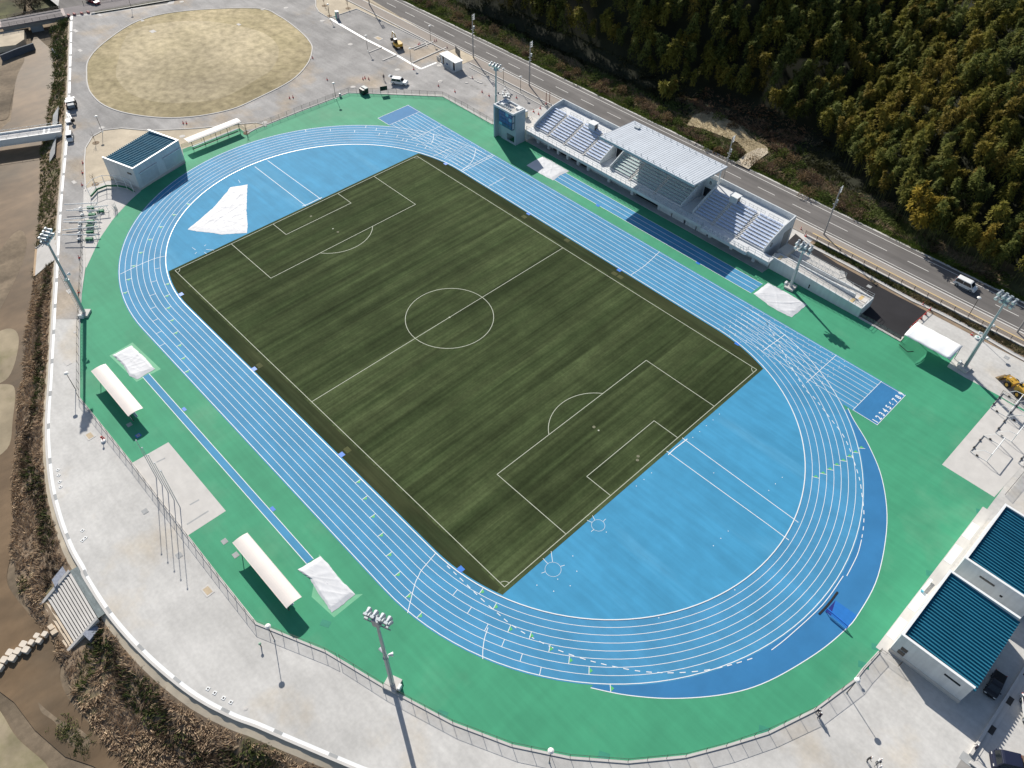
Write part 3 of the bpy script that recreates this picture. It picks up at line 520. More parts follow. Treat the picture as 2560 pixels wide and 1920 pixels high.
m = MB(); m.box(11.13, 14.35, 4.3, 4.5, 3.1, 8.2); pw = obj('portal_wall', m, WALLW, gs); obj('opening', MB().box(11.5, 14.0, 4.2, 4.295, 3.1, 5.7), GLASS, pw)
obj('lintel_light', MB().box(11.6, 13.9, 4.0, 4.19, 5.75, 5.85), WPAINT, pw); text('portal_sign', 'B', (12.75, 4.27, 7.1), (R(90), 0, 0), 1.2, DARKS, pw)
# benches: one part per row and block
blocks = {'b': [(-37.4, -33.2), (-32.2, -27.3), (-26.3, -20.6), (-19.6, -14.8)], 'g': [(-10.7, -5.2), (-4.2, 2.6), (3.6, 10.6)], 'e': [(14.9, 19.6), (20.6, 26.4), (27.4, 33.5)]}
for kk, bl in blocks.items():
    for a, b in bl:
        for i in range(NR_):
            y = -3.6 + TR * i; z = 3.1 + RI * (i + 1)
            m = MB(); m.box(a, b, y + .36, y + .70, z + .26, z + .33); nn = max(2, int((b - a) / 1.5))
            for q in range(nn + 1): xx = a + .1 + (b - a - .2) * q / nn; m.box(xx - .03, xx + .03, y + .42, y + .64, z, z + .26)
            obj('bench', m, BENCHG if kk == 'g' else BENCHB, gs)
for bl in blocks.values():                       # half-height aisle steps
    for (a, b), (c, d) in zip(bl, bl[1:]):
        pr_ = [(-4.0, 3.08)]
        for i in range(NR_): pr_ += [(-4.0 + TR * i, 3.1 + RI * (i + .5)), (-3.596 + TR * i, 3.1 + RI * (i + .5)), (-3.596 + TR * i, 3.103 + RI * (i + 1)), (-4.0 + TR * (i + 1), 3.103 + RI * (i + 1))]
        pr_ += [(-4.0 + TR * NR_, 5.9)]
        obj('aisle_steps', MB().extrude_x(pr_, b + .15, c - .15), CONC, gs)
RL = MB()
obj('front_railing', railing([(-38.5, -5.8, 3.1), (19.0, -5.8, 3.1), (19.0, -6.5, 3.1), (31.3, -6.5, 3.1), (31.3, -5.8, 3.1), (36.7, -5.8, 3.1), (36.7, -3.8, 3.1)], 1.15, 1.55, .04), STEEL, gs)
zr = TOPZ
for a, b in ((-36.6, -33.6), (-32, -27.4), (-26.2, -24), (-22.4, -20.2), (-19.4, -15), (20.8, 23), (24, 28.3), (29.3, 33)): obj('upper_railing', railing([(a, 3.75, zr), (b, 3.75, zr)], 1.1, 1.2, .035), STEEL, gs)
for x in (-24.6, 19.4):
    b = obj('booth', MB().box(x, x + 1.9, 2.6, 4.3, TOPZ - 1.0, TOPZ + 1.5), WALLW, gs); obj('booth_roof', MB().box(x - .12, x + 2.02, 2.48, 4.42, TOPZ + 1.5, TOPZ + 1.6), WPAINT, b)
    obj('booth_door', MB().box(x + 1.9, x + 1.93, 3.0, 3.9, TOPZ - .0, TOPZ + 1.3), GLASS, b)
# lower front: wall, dark bays, slot windows, columns
obj('front_wall', MB().box(XL + .3, 36.0, -3.65, -3.4, 0, 2.3), WALLW, gs)
for a, b in ((-30.6, -28.7), (-27.8, -25.4), (-24.2, -21.6), (-20.6, -18.1), (-2.2, 5.0), (8, 11)): obj('dark_bay', MB().box(a, b, -3.72, -3.652, .05, 2.15), BLACKP, gs)
for a, b in ((-16.6, -14.4), (-13.4, -11.2), (-10, -7.4), (-6.6, -3.6)): obj('slot_window', MB().box(a, b, -3.72, -3.652, 1.2, 1.75), GLASS, gs)
for a, b in ((6.2, 8.9), (9.8, 12.6), (13.8, 16.1), (17, 19.3)): obj('low_panel', MB().box(a - .3, b + .3, -4.45, -4.2, 0, 2.3), WALLW, gs); obj('slot_window', MB().box(a, b, -4.5, -4.452, 1.45, 1.9), GLASS, gs)
for x in (-35.6, -31.6, -28.2, -24.8, -21.1, -17.6, -10.6, -3.0, 5.5, 20.5, 26.5, 32.5): obj('column', MB().box(x - .35, x + .35, -4.55, -4.0, 0.06, 2.3), WALLW, gs)
# roof
rf = MB(); xa, xb = -13.5, 14.6; ya, za, yb, zb = -6.0, 12.0, 7.0, 11.2
rf.extrude_x([(ya, za), (yb, zb), (yb, zb - .35), (ya, za - .45)], xa, xb); ro_ = obj('roof', rf, ROOFM, gs)
rb = MB(); nrib = 44
for i in range(nrib + 1):
    x = xa + (xb - xa) * i / nrib; rb.add([(x - .04, ya, za + .003), (x + .04, ya, za + .003), (x + .04, yb, zb + .003), (x - .04, yb, zb + .003), (x - .03, ya, za + .045), (x + .03, ya, za + .045), (x + .03, yb, zb + .045), (x - .03, yb, zb + .045)], [(4, 5, 6, 7), (0, 1, 5, 4), (1, 2, 6, 5), (2, 3, 7, 6), (3, 0, 4, 7)])
obj('roof_seam', rb, ROOFM, ro_)
sg0 = None
for yy in (-5.3, 5.9):
    for i in range(15):
        x = xa + 1 + 1.87 * i; z = za + (zb - za) * (yy - ya) / (yb - ya)
        if sg0 is None: sg0 = obj('snow_guard', MB().box(-.05, .05, -.05, .05, 0, .55), STEEL, ro_, loc=(x, yy, z))
        else: c = sg0.copy(); COL.objects.link(c); c.parent = ro_; c.location = (x, yy, z)
obj('roof_hatch', MB().box(-11.2, -9.9, 4.0, 4.9, 11.3, 11.75), STEEL, ro_)
fm = MB(); fm.box(xa - .06, xb + .06, ya - .08, ya - .002, za - .5, za + .06); obj('roof_fascia', fm, M('roof_fascia', (.42, .52, .56), .5, .03), ro_)
for x in (-12.6, -4, 4.8, 13.8): obj('roof_column', MB().tube((x, 5.9, TOPZ), (x, 5.9, 10.9), .18, n=10), WPAINT, gs); 
for x in (-12.6, -4, 4.8, 13.8): obj('roof_beam', MB().extrude_x([(-5.6, 11.35), (6.8, 10.75), (6.8, 10.2), (3, 10.4), (-5.6, 11.15)], x - .12, x + .12), WPAINT, gs)
bs = MB()
for i in range(9): x = 19.6 + 1.25 * i; bs.path([(x, -6.45, 3.15), (x + .5, -6.0, 3.9), (x + 1.0, -6.45, 3.15)], .05, 5)
obj('banner_bracket', bs, WPAINT, gs)

# ------------------------------------------------------------------ timing tower
tw = thing('timing_tower', 'grey block timing tower with blue glass front and a round disc near its top', 'tower', (-42.4, 57.2))
x0, x1, y0, y1 = -3.7, 3.7, -.9, 2.5; H = 9.2
sh = MB(); sh.box(x0, x0 + .5, -1.9, y1, 0, H); sh.box(x0 + .5, x0 + 1.9, y0 + .3, y1, 0, H - .02); sh.box(x1 - .5, x1, y0, y1, 0, H - .4)
sh.box(x0 + 1.9, x1 - .5, y0, y1, 3.0, 4.4); sh.box(x0 + 1.9, x0 + 4.0, y0 + .02, y1 - .02, 0, 3.0); sh.box(x0 + 4.0, x1 - .5, y1 - .3, y1 - .02, 2.2, 3.0); sh.box(x0 + 1.9, x1 - .5, y1 - .25, y1 - .02, 4.4, H - .4); sh.box(x0 + 4.0, x1 - .5, y0 + .02, y0 + .25, 0, .5); sh.box(x0 + 4.0, x1 - .5, y0 + .02, y0 + .25, 2.4, 3.0)
obj('tower_wall', sh, M('tower_concrete', (.40, .48, .52), .7, .05, .5, .03), tw)
obj('judges_room', MB().box(x0 + 1.9, x1 - .55, -1.75, y1 - .3, 4.4, H - .45), M('tower_frame', (.05, .09, .16), .5, .02), tw)
for i in range(4):
    for j in range(4): xx = x0 + 2.02 + 1.2 * i; zz = 4.55 + 1.03 * j; obj('window_pane', MB().box(xx, xx + 1.1, -1.8, -1.752, zz, zz + (.75 if j == 0 else .95)), SKYGLASS if (i + j) % 5 else M('pale_glass', (.15, .42, .55), .1, 0, spec=.8), tw)
for j in range(2): obj('window_pane', MB().box(x1 - .55, x1 - .52, -1.6, -1.0, 4.7 + 1.9 * j, 6.2 + 1.9 * j), M('side_glass', (.5, .58, .62), .2, 0), tw)
obj('parapet', MB().box(x0 - .02, x1 + .02, -1.92, -1.55, H - .42, H + .1).box(x0 - .02, x1 + .02, y1 - .3, y1 + .02, H - .38, H + .1).box(x0 - .02, x0 + .35, -1.55, y1 - .3, H - .38, H + .1).box(x1 - .35, x1 + .02, -1.55, y1 - .3, H - .38, H + .1), WALLW, tw)
obj('roof_slab', MB().box(x0 + .35, x1 - .35, -1.55, y1 - .3, H - .44, H - .34), CONC, tw)
obj('roof_hatch', MB().box(1.6, 2.9, 1.0, 2.1, H - .34, H + .15), WPAINT, tw)
obj('roof_unit', MB().box(-2.6, -1.7, -.4, .5, H - .34, H + .2), WPAINT, tw)
e = MB(); e.path([(-2, -1.2, H - .3), (-2, -1.2, H + .7), (1.8, -1.2, H + .7), (1.8, -1.2, H - .3)], .05); e.path([(-1.6, .2, H + .5), (2, .2, H + .5)], .05)
for i in range(6): e.cbox((-1.6 + .7 * i, -1.0, H + .3), (.3, .4, .5))
obj('antenna_frame', e, STEEL, tw)
obj('wall_disc', MB().tube((x0 + 1.2, y0 + .26, 8.2), (x0 + 1.2, y0 + .18, 8.2), .45, n=20), WPAINT, tw)
obj('wall_disc', MB().tube((x1 + .004, 1.6, 8.1), (x1 + .07, 1.6, 8.1), .4, n=20), STEEL, tw)
tk = thing('water_tank', 'cream round water tank on a small deck right of the timing tower', 'tank', [(-43.67,64.6),(-67.34,69.7)][0])
tk.location.z = 0
obj('tank_body', MB().tube((0, 0, 3.3), (0, 0, 4.9), .75, n=18), M('cream_paint', (.66, .60, .45), .6, .05), tk); obj('tank_lid', MB().tube((0, 0, 4.9), (0, 0, 5.05), .8, .6, n=18), WPAINT, tk)
lg = MB(); [lg.tube((a, b, 0), (a, b, 3.3), .08, n=6) for a in (-.55, .55) for b in (-.55, .55)]; lg.cbox((0, 0, 3.2), (1.6, 1.6, .2)); obj('tank_stand', lg, STEEL, tk)
el = thing('entrance_landing', 'pale concrete landing with steps and railings at the left end of the grandstand', 'landing', (-40.4, 63.6))
obj('slab', MB().box(-2.6, 1.75, -3.4, 2.6, 2.7, 3.1), CONC, el); obj('wall', MB().box(-2.4, 1.7, -3.0, 2.4, 0, 2.7), WALLW, el); obj('railing', railing([(1.7, -3.3, 3.1), (-2.5, -3.3, 3.1), (-2.5, 2.5, 3.1)], 1.1, 1.3), STEEL, el)

# ------------------------------------------------------------------ access ramp at the right end
rp = thing('access_ramp', 'grey walled switchback access ramp with railings beside the black asphalt yard', 'ramp', (0, 0))
H1, H0 = 3.1, 2.15
m = MB(); m.add([(36.3, 62.2, 0), (58.3, 62.2, 0), (58.3, 62.2, 2.4), (36.3, 62.2, 3.3), (36.3, 62.45, 0), (58.3, 62.45, 0), (58.3, 62.45, 2.4), (36.3, 62.45, 3.3)], [(0, 1, 2, 3), (7, 6, 5, 4), (3, 2, 6, 7), (1, 5, 6, 2), (0, 3, 7, 4)])
obj('front_wall', m, WALLW, rp)
m = MB(); m.add([(36.3, 62.45, 0), (58.0, 62.45, 0), (58.0, 64.6, 0), (36.3, 64.6, 0), (36.3, 62.45, 3.05), (58.0, 62.45, 2.1), (58.0, 64.6, 2.1), (36.3, 64.6, 3.05)], [(4, 5, 6, 7), (0, 1, 5, 4), (1, 2, 6, 5), (2, 3, 7, 6), (3, 0, 4, 7)]); obj('upper_run', m, CONC, rp)
m = MB(); m.add([(38, 64.9, 0), (58.0, 64.9, 0), (58.0, 67.1, 0), (38, 67.1, 0), (38, 64.9, 1.0), (58.0, 64.9, 2.1), (58.0, 67.1, 2.1), (38, 67.1, 1.0)], [(4, 5, 6, 7), (0, 1, 5, 4), (1, 2, 6, 5), (2, 3, 7, 6), (3, 0, 4, 7)]); obj('lower_run', m, CONC, rp)
m = MB(); m.box(36.5, 55.4, 64.62, 64.88, 0, 3.0); obj('divider_wall', m, WALLW, rp)
m = MB(); m.box(58.0, 58.3, 62.45, 67.3, 0, 2.4); m.box(38, 58.0, 67.12, 67.35, 0, 2.3); obj('end_wall', m, WALLW, rp)
for pts in ([(36.6, 62.32, 3.28), (58.2, 62.32, 2.4), (58.2, 67.2, 2.3), (40, 67.2, 2.3)], [(40, 64.75, 3.0), (55.2, 64.75, 3.0)]): obj('railing', railing(pts, 1.05, 1.6, .035), STEEL, rp)
m = MB(); [m.box(a, a + .7, b, b + 1.5, c, c + .012) for a, b, c in ((55.2, 62.7, 2.24), (56, 65.1, 2.02), (37.2, 62.8, 3.03))]; obj('tactile_mat', m, YELLOWP, rp)
obj('wall_slot', MB().box(46.2, 46.45, 62.17, 62.198, .5, 1.5), GLASS, rp)
st = thing('ramp_slab', 'plain pale concrete upper ramp slab with wire railings behind the grey access ramp', 'ramp', (0, 0))
m = MB(); m.prism([(38, 68.0), (49.8, 67.9), (50.6, 69.6), (38, 69.75)], 1.75, 2.0); obj('slab', m, CONC, st); obj('slab_wall', MB().box(38, 49, 68.15, 69.5, 0, 1.75), CONC2, st)
for pts in ([(38.5, 68.05, 2.0), (49.7, 67.95, 2.0), (50.5, 69.55, 2.0)], [(38.5, 69.7, 2.0), (50.4, 69.6, 2.0)]): obj('railing', railing(pts, 1.0, 1.4, .03), STEEL, st)
ss = thing('ramp_steps', 'cream concrete stair block with railings between the grandstand end and the ramps', 'steps', (36.6, 66.6))
m = MB(); [m.box(-.9 + .35 * i, 1.4, -1.5, 2.6, 3.0 - .42 * (i + 1), 3.0 - .42 * i) for i in range(6)]; obj('step', m, M('cream_concrete', (.62, .56, .47), .8, .06), ss); obj('railing', railing([(-.6, -1.4, 2.8), (1.3, -1.4, 1.4), (1.3, 2.5, 1.2)], 1.0, .9), STEEL, ss)

# ------------------------------------------------------------------ canopies
def canopy_shelter(n, label, x0, x1, y0, y1, z, lean, rz=0):
    cx, cy = (x0 + x1) / 2, (y0 + y1) / 2; L, W = (x1 - x0), (y1 - y0)
    t = thing('bench_shelter', label, 'shelter', (cx, cy), rz, 'cream roofed bench shelters'); ny = 8; m = MB()
    for i in range(ny + 1): y = -W / 2 + W * i / ny; zz = z + .22 * (1 - (2 * i / ny - 1) ** 2); m.v += [(-L / 2, y, zz), (L / 2, y, zz), (-L / 2, y, zz + .06), (L / 2, y, zz + .06)]
    for i in range(ny): a = 4 * i; b = a + 4; m.f += [(a + 2, a + 3, b + 3, b + 2), (a, b, b + 1, a + 1), (a, a + 2, b + 2, b), (a + 1, b + 1, b + 3, a + 3)]
    m.f += [(0, 1, 3, 2), (4 * ny, 4 * ny + 2, 4 * ny + 3, 4 * ny + 1)]; obj('roof', m, SHELR, t)
    fr = MB(); fr.box(-L / 2 - .03, L / 2 + .03, -W / 2 - .05, -W / 2 - .002, z - .05, z + .09); fr.box(-L / 2 - .03, L / 2 + .03, W / 2 + .002, W / 2 + .05, z - .05, z + .09); obj('gutter', fr, SHELR, t)
    for i in range(5): x = -L / 2 + .9 + (L - 1.8) * i / 4; obj('post', MB().tube((x, lean, 0), (x, lean, z + .1), .07, n=8).tube((x, lean, z - .25), (x, -lean * .9, z + .05), .05, n=6), DARKS, t)
    obj('bench', MB().box(-L / 2 + 1, L / 2 - 1, -.25, .2, .38, .45), M('shelter_bench', (.35, .42, .5), .6, .05) if n == 0 else bpy.data.materials['shelter_bench'], t)
    obj('footing_strip', MB().box(-L / 2 + .8, L / 2 - .8, lean - .05, lean + .05, .01, .016), CONC, t)
    return t
canopy_shelter(0, 'cream bench shelter with a white tarpaulin pit at its far end', -32.7, -17.4, -60.75, -58.0, 2.5, -.9)
canopy_shelter(1, 'cream bench shelter nearest the tall floodlight mast on the lower fence side', 18.4, 33.75, -60.75, -58.15, 2.5, -.9)
canopy_shelter(2, 'brightly lit white bench shelter beside the teal roofed shed by the round lawn', -102.9, -87.5, -1.1, 1.4, 2.5, -.9, R(90))
t = thing('membrane_canopy', 'open white membrane canopy over the green surface beside the black asphalt yard', 'canopy', (73.2, 62.9))
m = MB(); nx, ny = 12, 10
for i in range(nx + 1):
    for j in range(ny + 1): x = -4.75 + 9.5 * i / nx; u = j / ny; y = -2.85 + 5.6 * u; m.v.append((x, y, 3.45 + .45 * math.sin(math.pi * min(1, u * .9 + .1)) - .08 * abs(math.sin(math.pi * i / 4))))
for i in range(nx):
    for j in range(ny): a = i * (ny + 1) + j; m.f.append((a, a + ny + 1, a + ny + 2, a + 1))
c = obj('membrane', m, CANOPY, t, True); so = c.modifiers.new('s', 'SOLIDIFY'); so.thickness = .05
for x in (-4.6, -1.5, 1.6, 4.6): obj('post', MB().tube((x, 2.5, 0), (x, 2.5, 3.5), .09, n=8).path([(x, 2.5, 3.3), (x, 1, 3.62), (x, -1, 3.6), (x, -2.7, 3.3)], .06), STEEL, t)
m = MB(); m.quad((-4.6, 2.45, .05), (-1.5, 2.45, .05), (-1.5, 2.45, 3.4), (-4.6, 2.45, 3.4)); m.quad((-4.7, -2.6, .05), (-4.7, 2.4, .05), (-4.7, 2.4, 3.4), (-4.7, -2.6, 3.2)); obj('side_net', m, NETG, t)
obj('ground_rail', MB().path([(-5, -1.9, .06), (-2.8, -2.6, .06), (-2, -1.6, .06)], .05), DARKS, t)

# ------------------------------------------------------------------ sheds with ribbed teal roofs
def shed(label, org, rz, L, W, Hh, doors, wins, grp, extra=None):
    # local: x along L (ridge ribs run along x), y along W; roof slopes down towards +x
    t = thing('storage_shed', label, 'shed', org, rz, grp)
    m = MB(); m.box(0, L, 0, .22, 0, Hh); m.box(0, L, W - .22, W, 0, Hh); m.box(0, .22, .22, W - .22, 0, Hh); m.box(L - .22, L - .002, .22, W - .22, 0, Hh - .95); obj('wall', m, WALLW, t)
    r = MB(); r.add([(.2, .2, Hh - .45), (L + .35, .2, Hh - .8), (L + .35, W - .2, Hh - .8), (.2, W - .2, Hh - .45)], [(0, 1, 2, 3)])
    nr = int((W - .5) / .57)
    for i in range(nr + 1):
        y = .3 + (W - .6) * i / nr; a, b = (.2, Hh - .44), (L + .4, Hh - .79); q = .15
        r.add([(a[0], y - q, a[1]), (b[0], y - q, b[1]), (b[0], y - q * .5, b[1] + .24), (a[0], y - q * .5, a[1] + .24), (a[0], y + q * .5, a[1] + .24), (b[0], y + q * .5, b[1] + .24), (b[0], y + q, b[1]), (a[0], y + q, a[1])], [(0, 1, 2, 3), (3, 2, 5, 4), (4, 5, 6, 7), (1, 6, 5, 2)])
    obj('roof', r, TEAL, t)
    cp = MB(); cp.box(-.08, L + .08, -.08, .30, Hh + .002, Hh + .1); cp.box(-.08, L + .08, W - .30, W + .08, Hh + .002, Hh + .1); cp.box(-.08, .30, .30, W - .30, Hh + .003, Hh + .1); obj('coping', cp, WPAINT, t)
    for d in doors:
        dd = obj('roller_door', MB().box(*d), M('roller_door', (.55, .58, .60), .6, .04, wave=(1.2, .05, 0, 'Z')) if 'roller_door' not in bpy.data.materials else bpy.data.materials['roller_door'], t)
    for w_ in wins: obj('window', MB().box(*w_), GLASS, t)
    pl = MB(); pl.box(-.06, L + .06, -.06, -.003, 0, .85); pl.box(-.06, -.003, 0, W, 0, .5); obj('plinth', pl, CONC, t)
    return t
A = (98.85, .0)
s1 = shed('white shed with a teal ribbed roof and a small window, nearest the bottom right corner', A, 0, 10.6, 14.9, 5.3, [(-.03, -.002, 2, 6.2, .1, 3.3), (-.03, -.002, 8.5, 12.7, .1, 3.3)], [(.9, 1.9, -.09, -.062, 1.1, 2.0), (1.0, 1.95, -.04, -.003, 2.15, 3.0), (7.0, 9.3, -.04, -.003, 3.6, 4.0)], 'teal roofed sheds behind the track')
s2 = shed('white shed with a teal ribbed roof standing behind the shed with the window', (99.5, 18.4), 0, 10.6, 14.3, 5.5, [(-.03, -.002, 2, 6.2, .1, 3.3), (-.03, -.002, 8.5, 12.3, .1, 3.3)], [(3.0, 5.3, -.04, -.003, 3.7, 4.1), (6.6, 7.0, -.04, -.003, 2.6, 3.0)], 'teal roofed sheds behind the track')
# far shed: its door side faces the track
P0, P1, P2, P3 = [(-86.26,-25.26),(-90.94,-11.06),(-100.5,-14.22),(-96.02,-28.31)]
ra = math.atan2(P0[1] - P3[1], P0[0] - P3[0]); Ls, Ws = math.dist(P0, P3), math.dist(P0, P1)
s3 = shed('white shed with a teal ribbed roof beside the round dry lawn', P0, ra + math.pi, Ls, Ws, 6.0, [], [], 'teal roofed sheds behind the track')
# (rotated half a turn: local x runs away from the track, local y runs backwards)
s3.location = (P0[0], P0[1], 0)
s3.rotation_euler = (0, 0, ra + math.pi); s3.scale = (1, -1, 1)
for a, b in ((1.3, 6.6), (9.0, 14.4)):
    d = obj('roller_door', MB().box(-.05, -.002, a, b, .9, 3.9), bpy.data.materials['roller_door'], s3); obj('door_hood', MB().box(-.3, -.052, a - .2, b + .2, 3.9, 4.2), WALLW, d)
obj('window', MB().box(1.2, 2.6, -.04, -.003, 3.9, 4.4), GLASS, s3)
yd = MB(); [yd.box(99.05 - 1.75, 99.05 - .1, a, b, .012, .03) for a, b in ((-.9, 35),)]; struct('shed_apron', yd, CONC)
ap = MB(); [ap.box(97.45, 98.7, a, b, .031, .06) for a, b in ((2, 6.2), (8.5, 12.7), (20.4, 24.6), (26.9, 30.7))]; struct('door_ramp_slab', ap, WPAINT)

# ------------------------------------------------------------------ floodlight masts
def mast(label, loc, h, rz, heads, base=True, spk=True):
    t = thing('floodlight_mast', label, 'floodlight', loc, rz, 'floodlight masts round the track')
    m = MB(); m.tube((0, 0, .5), (0, 0, h * .45), .36, .31, 14); m.tube((0, 0, h * .45), (0, 0, h), .28, .18, 14); m.tube((0, 0, h * .44), (0, 0, h * .455), .40, .40, 14); obj('pole', m, STEEL, t)
    if base: obj('footing', MB().box(-1.05, 1.05, -1.05, 1.05, 0, .5), CONC, t); obj('control_box', MB().box(-1.45, -1.05, -.3, .5, 0, .9), WPAINT, t)
    fr = MB(); fr.tube((-1.9, 0, h - .2), (1.9, 0, h - .2), .09); fr.tube((-1.9, 0, h - 1.3), (1.9, 0, h - 1.3), .09); fr.box(-.5, .5, -.35, .35, h - 1.5, h + .05); obj('head_frame', fr, STEEL, t)
    for i in range(4):
        for j in range(heads):
            x = -1.45 + .97 * i; z = h + .25 - 1.0 * j
            lm_ = MB(); lm_.tube((x, -.25, z - .1), (x, -.95, z - .38), .18, .37, 12); lm_.tube((x, .05, z), (x, -.25, z - .1), .16, .24, 10); lm_.box(x - .25, x + .25, -.1, .2, z - .05, z + .25)
            l = obj('lamp', lm_, STEEL, t, False); obj('lens', MB().tube((x, -.951, z - .381), (x, -.97, z - .388), .34, .34, 12), M('lamp_lens', (.75, .76, .74), .2, 0, spec=.6) if 'lamp_lens' not in bpy.data.materials else bpy.data.materials['lamp_lens'], l)
    if spk:
        for s in (-1, 1): obj('horn_speaker', MB().tube((s * .4, -.1, h * .5), (s * .95, -.5, h * .5 - .1), .08, .34, 10), WPAINT, t)
        lad = MB(); [lad.tube((-.42, .3, z * .6 + 1), (-.42, .62, z * .6 + 1), .03, n=4) for z in range(int(h * .62 / .6))]; lad.tube((-.42, .62, 1), (-.42, .62, h * .6), .03, n=4); lad.tube((-.42, .3, 1), (-.42, .3, h * .6), .03, n=4); obj('ladder', lad, STEEL, t)
    return t
def mrz(p, q):
    t = math.atan2(q[1][1] - q[0][1], q[1][0] - q[0][0]); return t if math.sin(t) * -p[0] - math.cos(t) * -p[1] > 0 else t + math.pi
mast('tall floodlight mast rising over the grey path beside the river bank', (-52.25, -54.35), 20.2, mrz((-52, -54), [(-51.59,-55.2),(-53.97,-52.92)]), 2)
mast('tall floodlight mast on a white block footing between the shelter and the lower fence', (52.6, -56.0), 20.2, mrz((52.6, -56.0), [(51.43,-57.04),(54.17,-55.91)]), 2)
mast('tall grey floodlight mast beside the white membrane canopy', (80.35, 64.2), 18.6, mrz((80, 64), [(78.72,65.79),(81.54,65.33)]), 2)
mast('short floodlight mast in front of the grey access ramp', (43.3, 60.0), 11.6, mrz((43, 60), [(41.96,58.9),(44.82,59.15)]), 2, True, False)
mast('slim floodlight mast standing behind the timing tower', (-52.5, 62.2), 15.2, R(10), 1, False, False)

# ------------------------------------------------------------------ disc lamps on thin posts
LP = [([(35.43,-64.52)][0], 'white disc lamp post outside the fence nearest the lower left shelter'), ([(97.88,-10.09)][0], 'white disc lamp post inside the curved fence next to the window shed'), ([(75.27,-47.32)][0], 'white disc lamp post at the bottom edge in the middle of the curved fence'),
      ([(-32.98,-64.63)][0], 'white disc lamp post on the grey path beside the shelter by the river'), ([(-91.64,36.27)][0], 'white disc lamp post on the fence left of the black crate'), ([(-93.99,65.56)][0], 'white disc lamp post at the white drain strip corner near the portable building'), ([(-109.85,61.1)][0], 'white disc lamp post at the far end of the short kerb by the excavator'),
      ([(-136.89,65.91)][0], 'thin lamp post beside the portable toilet'), ([(-118.71,-20.1)][0], 'white disc lamp post on the sandy corner near the small white car'), ([(79.58,74.33)][0], 'lamp post behind the membrane canopy by the drain channel'), ([(-187.69,21.64)][0], 'lamp post at the far edge of the round dry lawn'),
      ([(-65.68,77.38)][0], 'thin lamp post behind the concrete rubble heap'), ([(-58.77,77.65)][0], 'thin lamp post between the rubble heap and the grandstand'), ([(-102.03,79.96)][0], 'lamp post at the paved road entrance'), ([(73.97,80.42)][0], 'road lamp post behind the membrane canopy')]
lamp0 = None
for (p, lab) in LP:
    if lamp0 is None:
        lamp0 = thing('lamp_post', lab, 'lamp post', p, 0, 'disc lamp posts'); obj('post', MB().tube((0, 0, 0), (0, 0, 4.55), .07, .05, 8), DARKS, lamp0); obj('lamp_disc', MB().tube((0, 0, 4.5), (0, 0, 4.62), .42, .42, 18).tube((0, 0, 4.62), (0, 0, 4.75), .42, .2, 18), LAMPG, lamp0); obj('foot_plate', MB().tube((0, 0, 0), (0, 0, .06), .16, n=10), STEEL, lamp0)
    else: dup(lamp0, p, 0, lab)
# utility poles along the road, wires
UP = [([(-84.17,83.67)][0], 'grey utility pole on the kerb behind the portable building'), ([(-59.68,83.37)][0], 'grey utility pole on the kerb left of the grandstand'), ((9.2, 82.1), 'grey utility pole rising behind the grandstand roof'), ([(38.12,83.56)][0], 'grey utility pole on the kerb above the black asphalt yard'), ([(83.23,83.76)][0], 'grey utility pole at the right edge beside the road'), ((-137, 82.3), 'grey utility pole at the top edge beside the road')]
u0 = None
for (p, lab) in UP:
    p = (p[0], 82.1)
    if u0 is None:
        u0 = thing('utility_pole', lab, 'utility pole', p, 0, 'utility poles along the road'); obj('pole', MB().tube((0, 0, 0), (0, 0, 12.8), .2, .13, 10), GREYP, u0)
        for z in (12.5, 11.9, 11.3): obj('cross_arm', MB().box(-.1, .1, -.1, .95, z, z + .12).tube((0, .8, z + .1), (0, .8, z + .45), .09, n=6).tube((0, .4, z + .1), (0, .4, z + .4), .09, n=6), WPAINT, u0)
        obj('transformer', MB().tube((0, .5, 8.6), (0, .5, 9.4), .28, n=10), STEEL, u0); obj('bracket', MB().box(-.5, .5, -.06, .06, 8.3, 8.42).box(-.06, .06, -.6, .6, 7.4, 7.5), STEEL, u0)
    else: dup(u0, p, 0, lab)
wx = sorted([p[0] for p, _ in UP]); wm = MB()
for a, b in zip(wx, wx[1:]):
    for z in (12.6, 12.0, 11.4):
        pts = [(a + (b - a) * i / 10, 82.9, z - 1.0 * math.sin(math.pi * i / 10)) for i in range(11)]; wm.path(pts, .009, 3)
tag(obj('overhead_wire', wm, WIRE), 'thin dark overhead wires strung between the utility poles', 'wires')
# flag poles
f0 = None
for k in range(5):
    p = (-3.7 + 2.09 * k, -63.25); lab = 'thin white flag pole by the concrete pad, ' + ['at the shelter end', 'second from the shelter end', 'in the middle', 'second from the lower mast end', 'at the lower mast end'][k]
    if f0 is None: f0 = thing('flag_pole', lab, 'flag pole', p, 0, 'row of flag poles'); obj('pole', MB().tube((0, 0, 0), (0, 0, 10.2), .075, .045, 8), STEEL, f0); obj('finial', MB().ball((0, 0, 10.28), .13, 8, 6), WPAINT, f0)
    else: dup(f0, p, 0, lab)
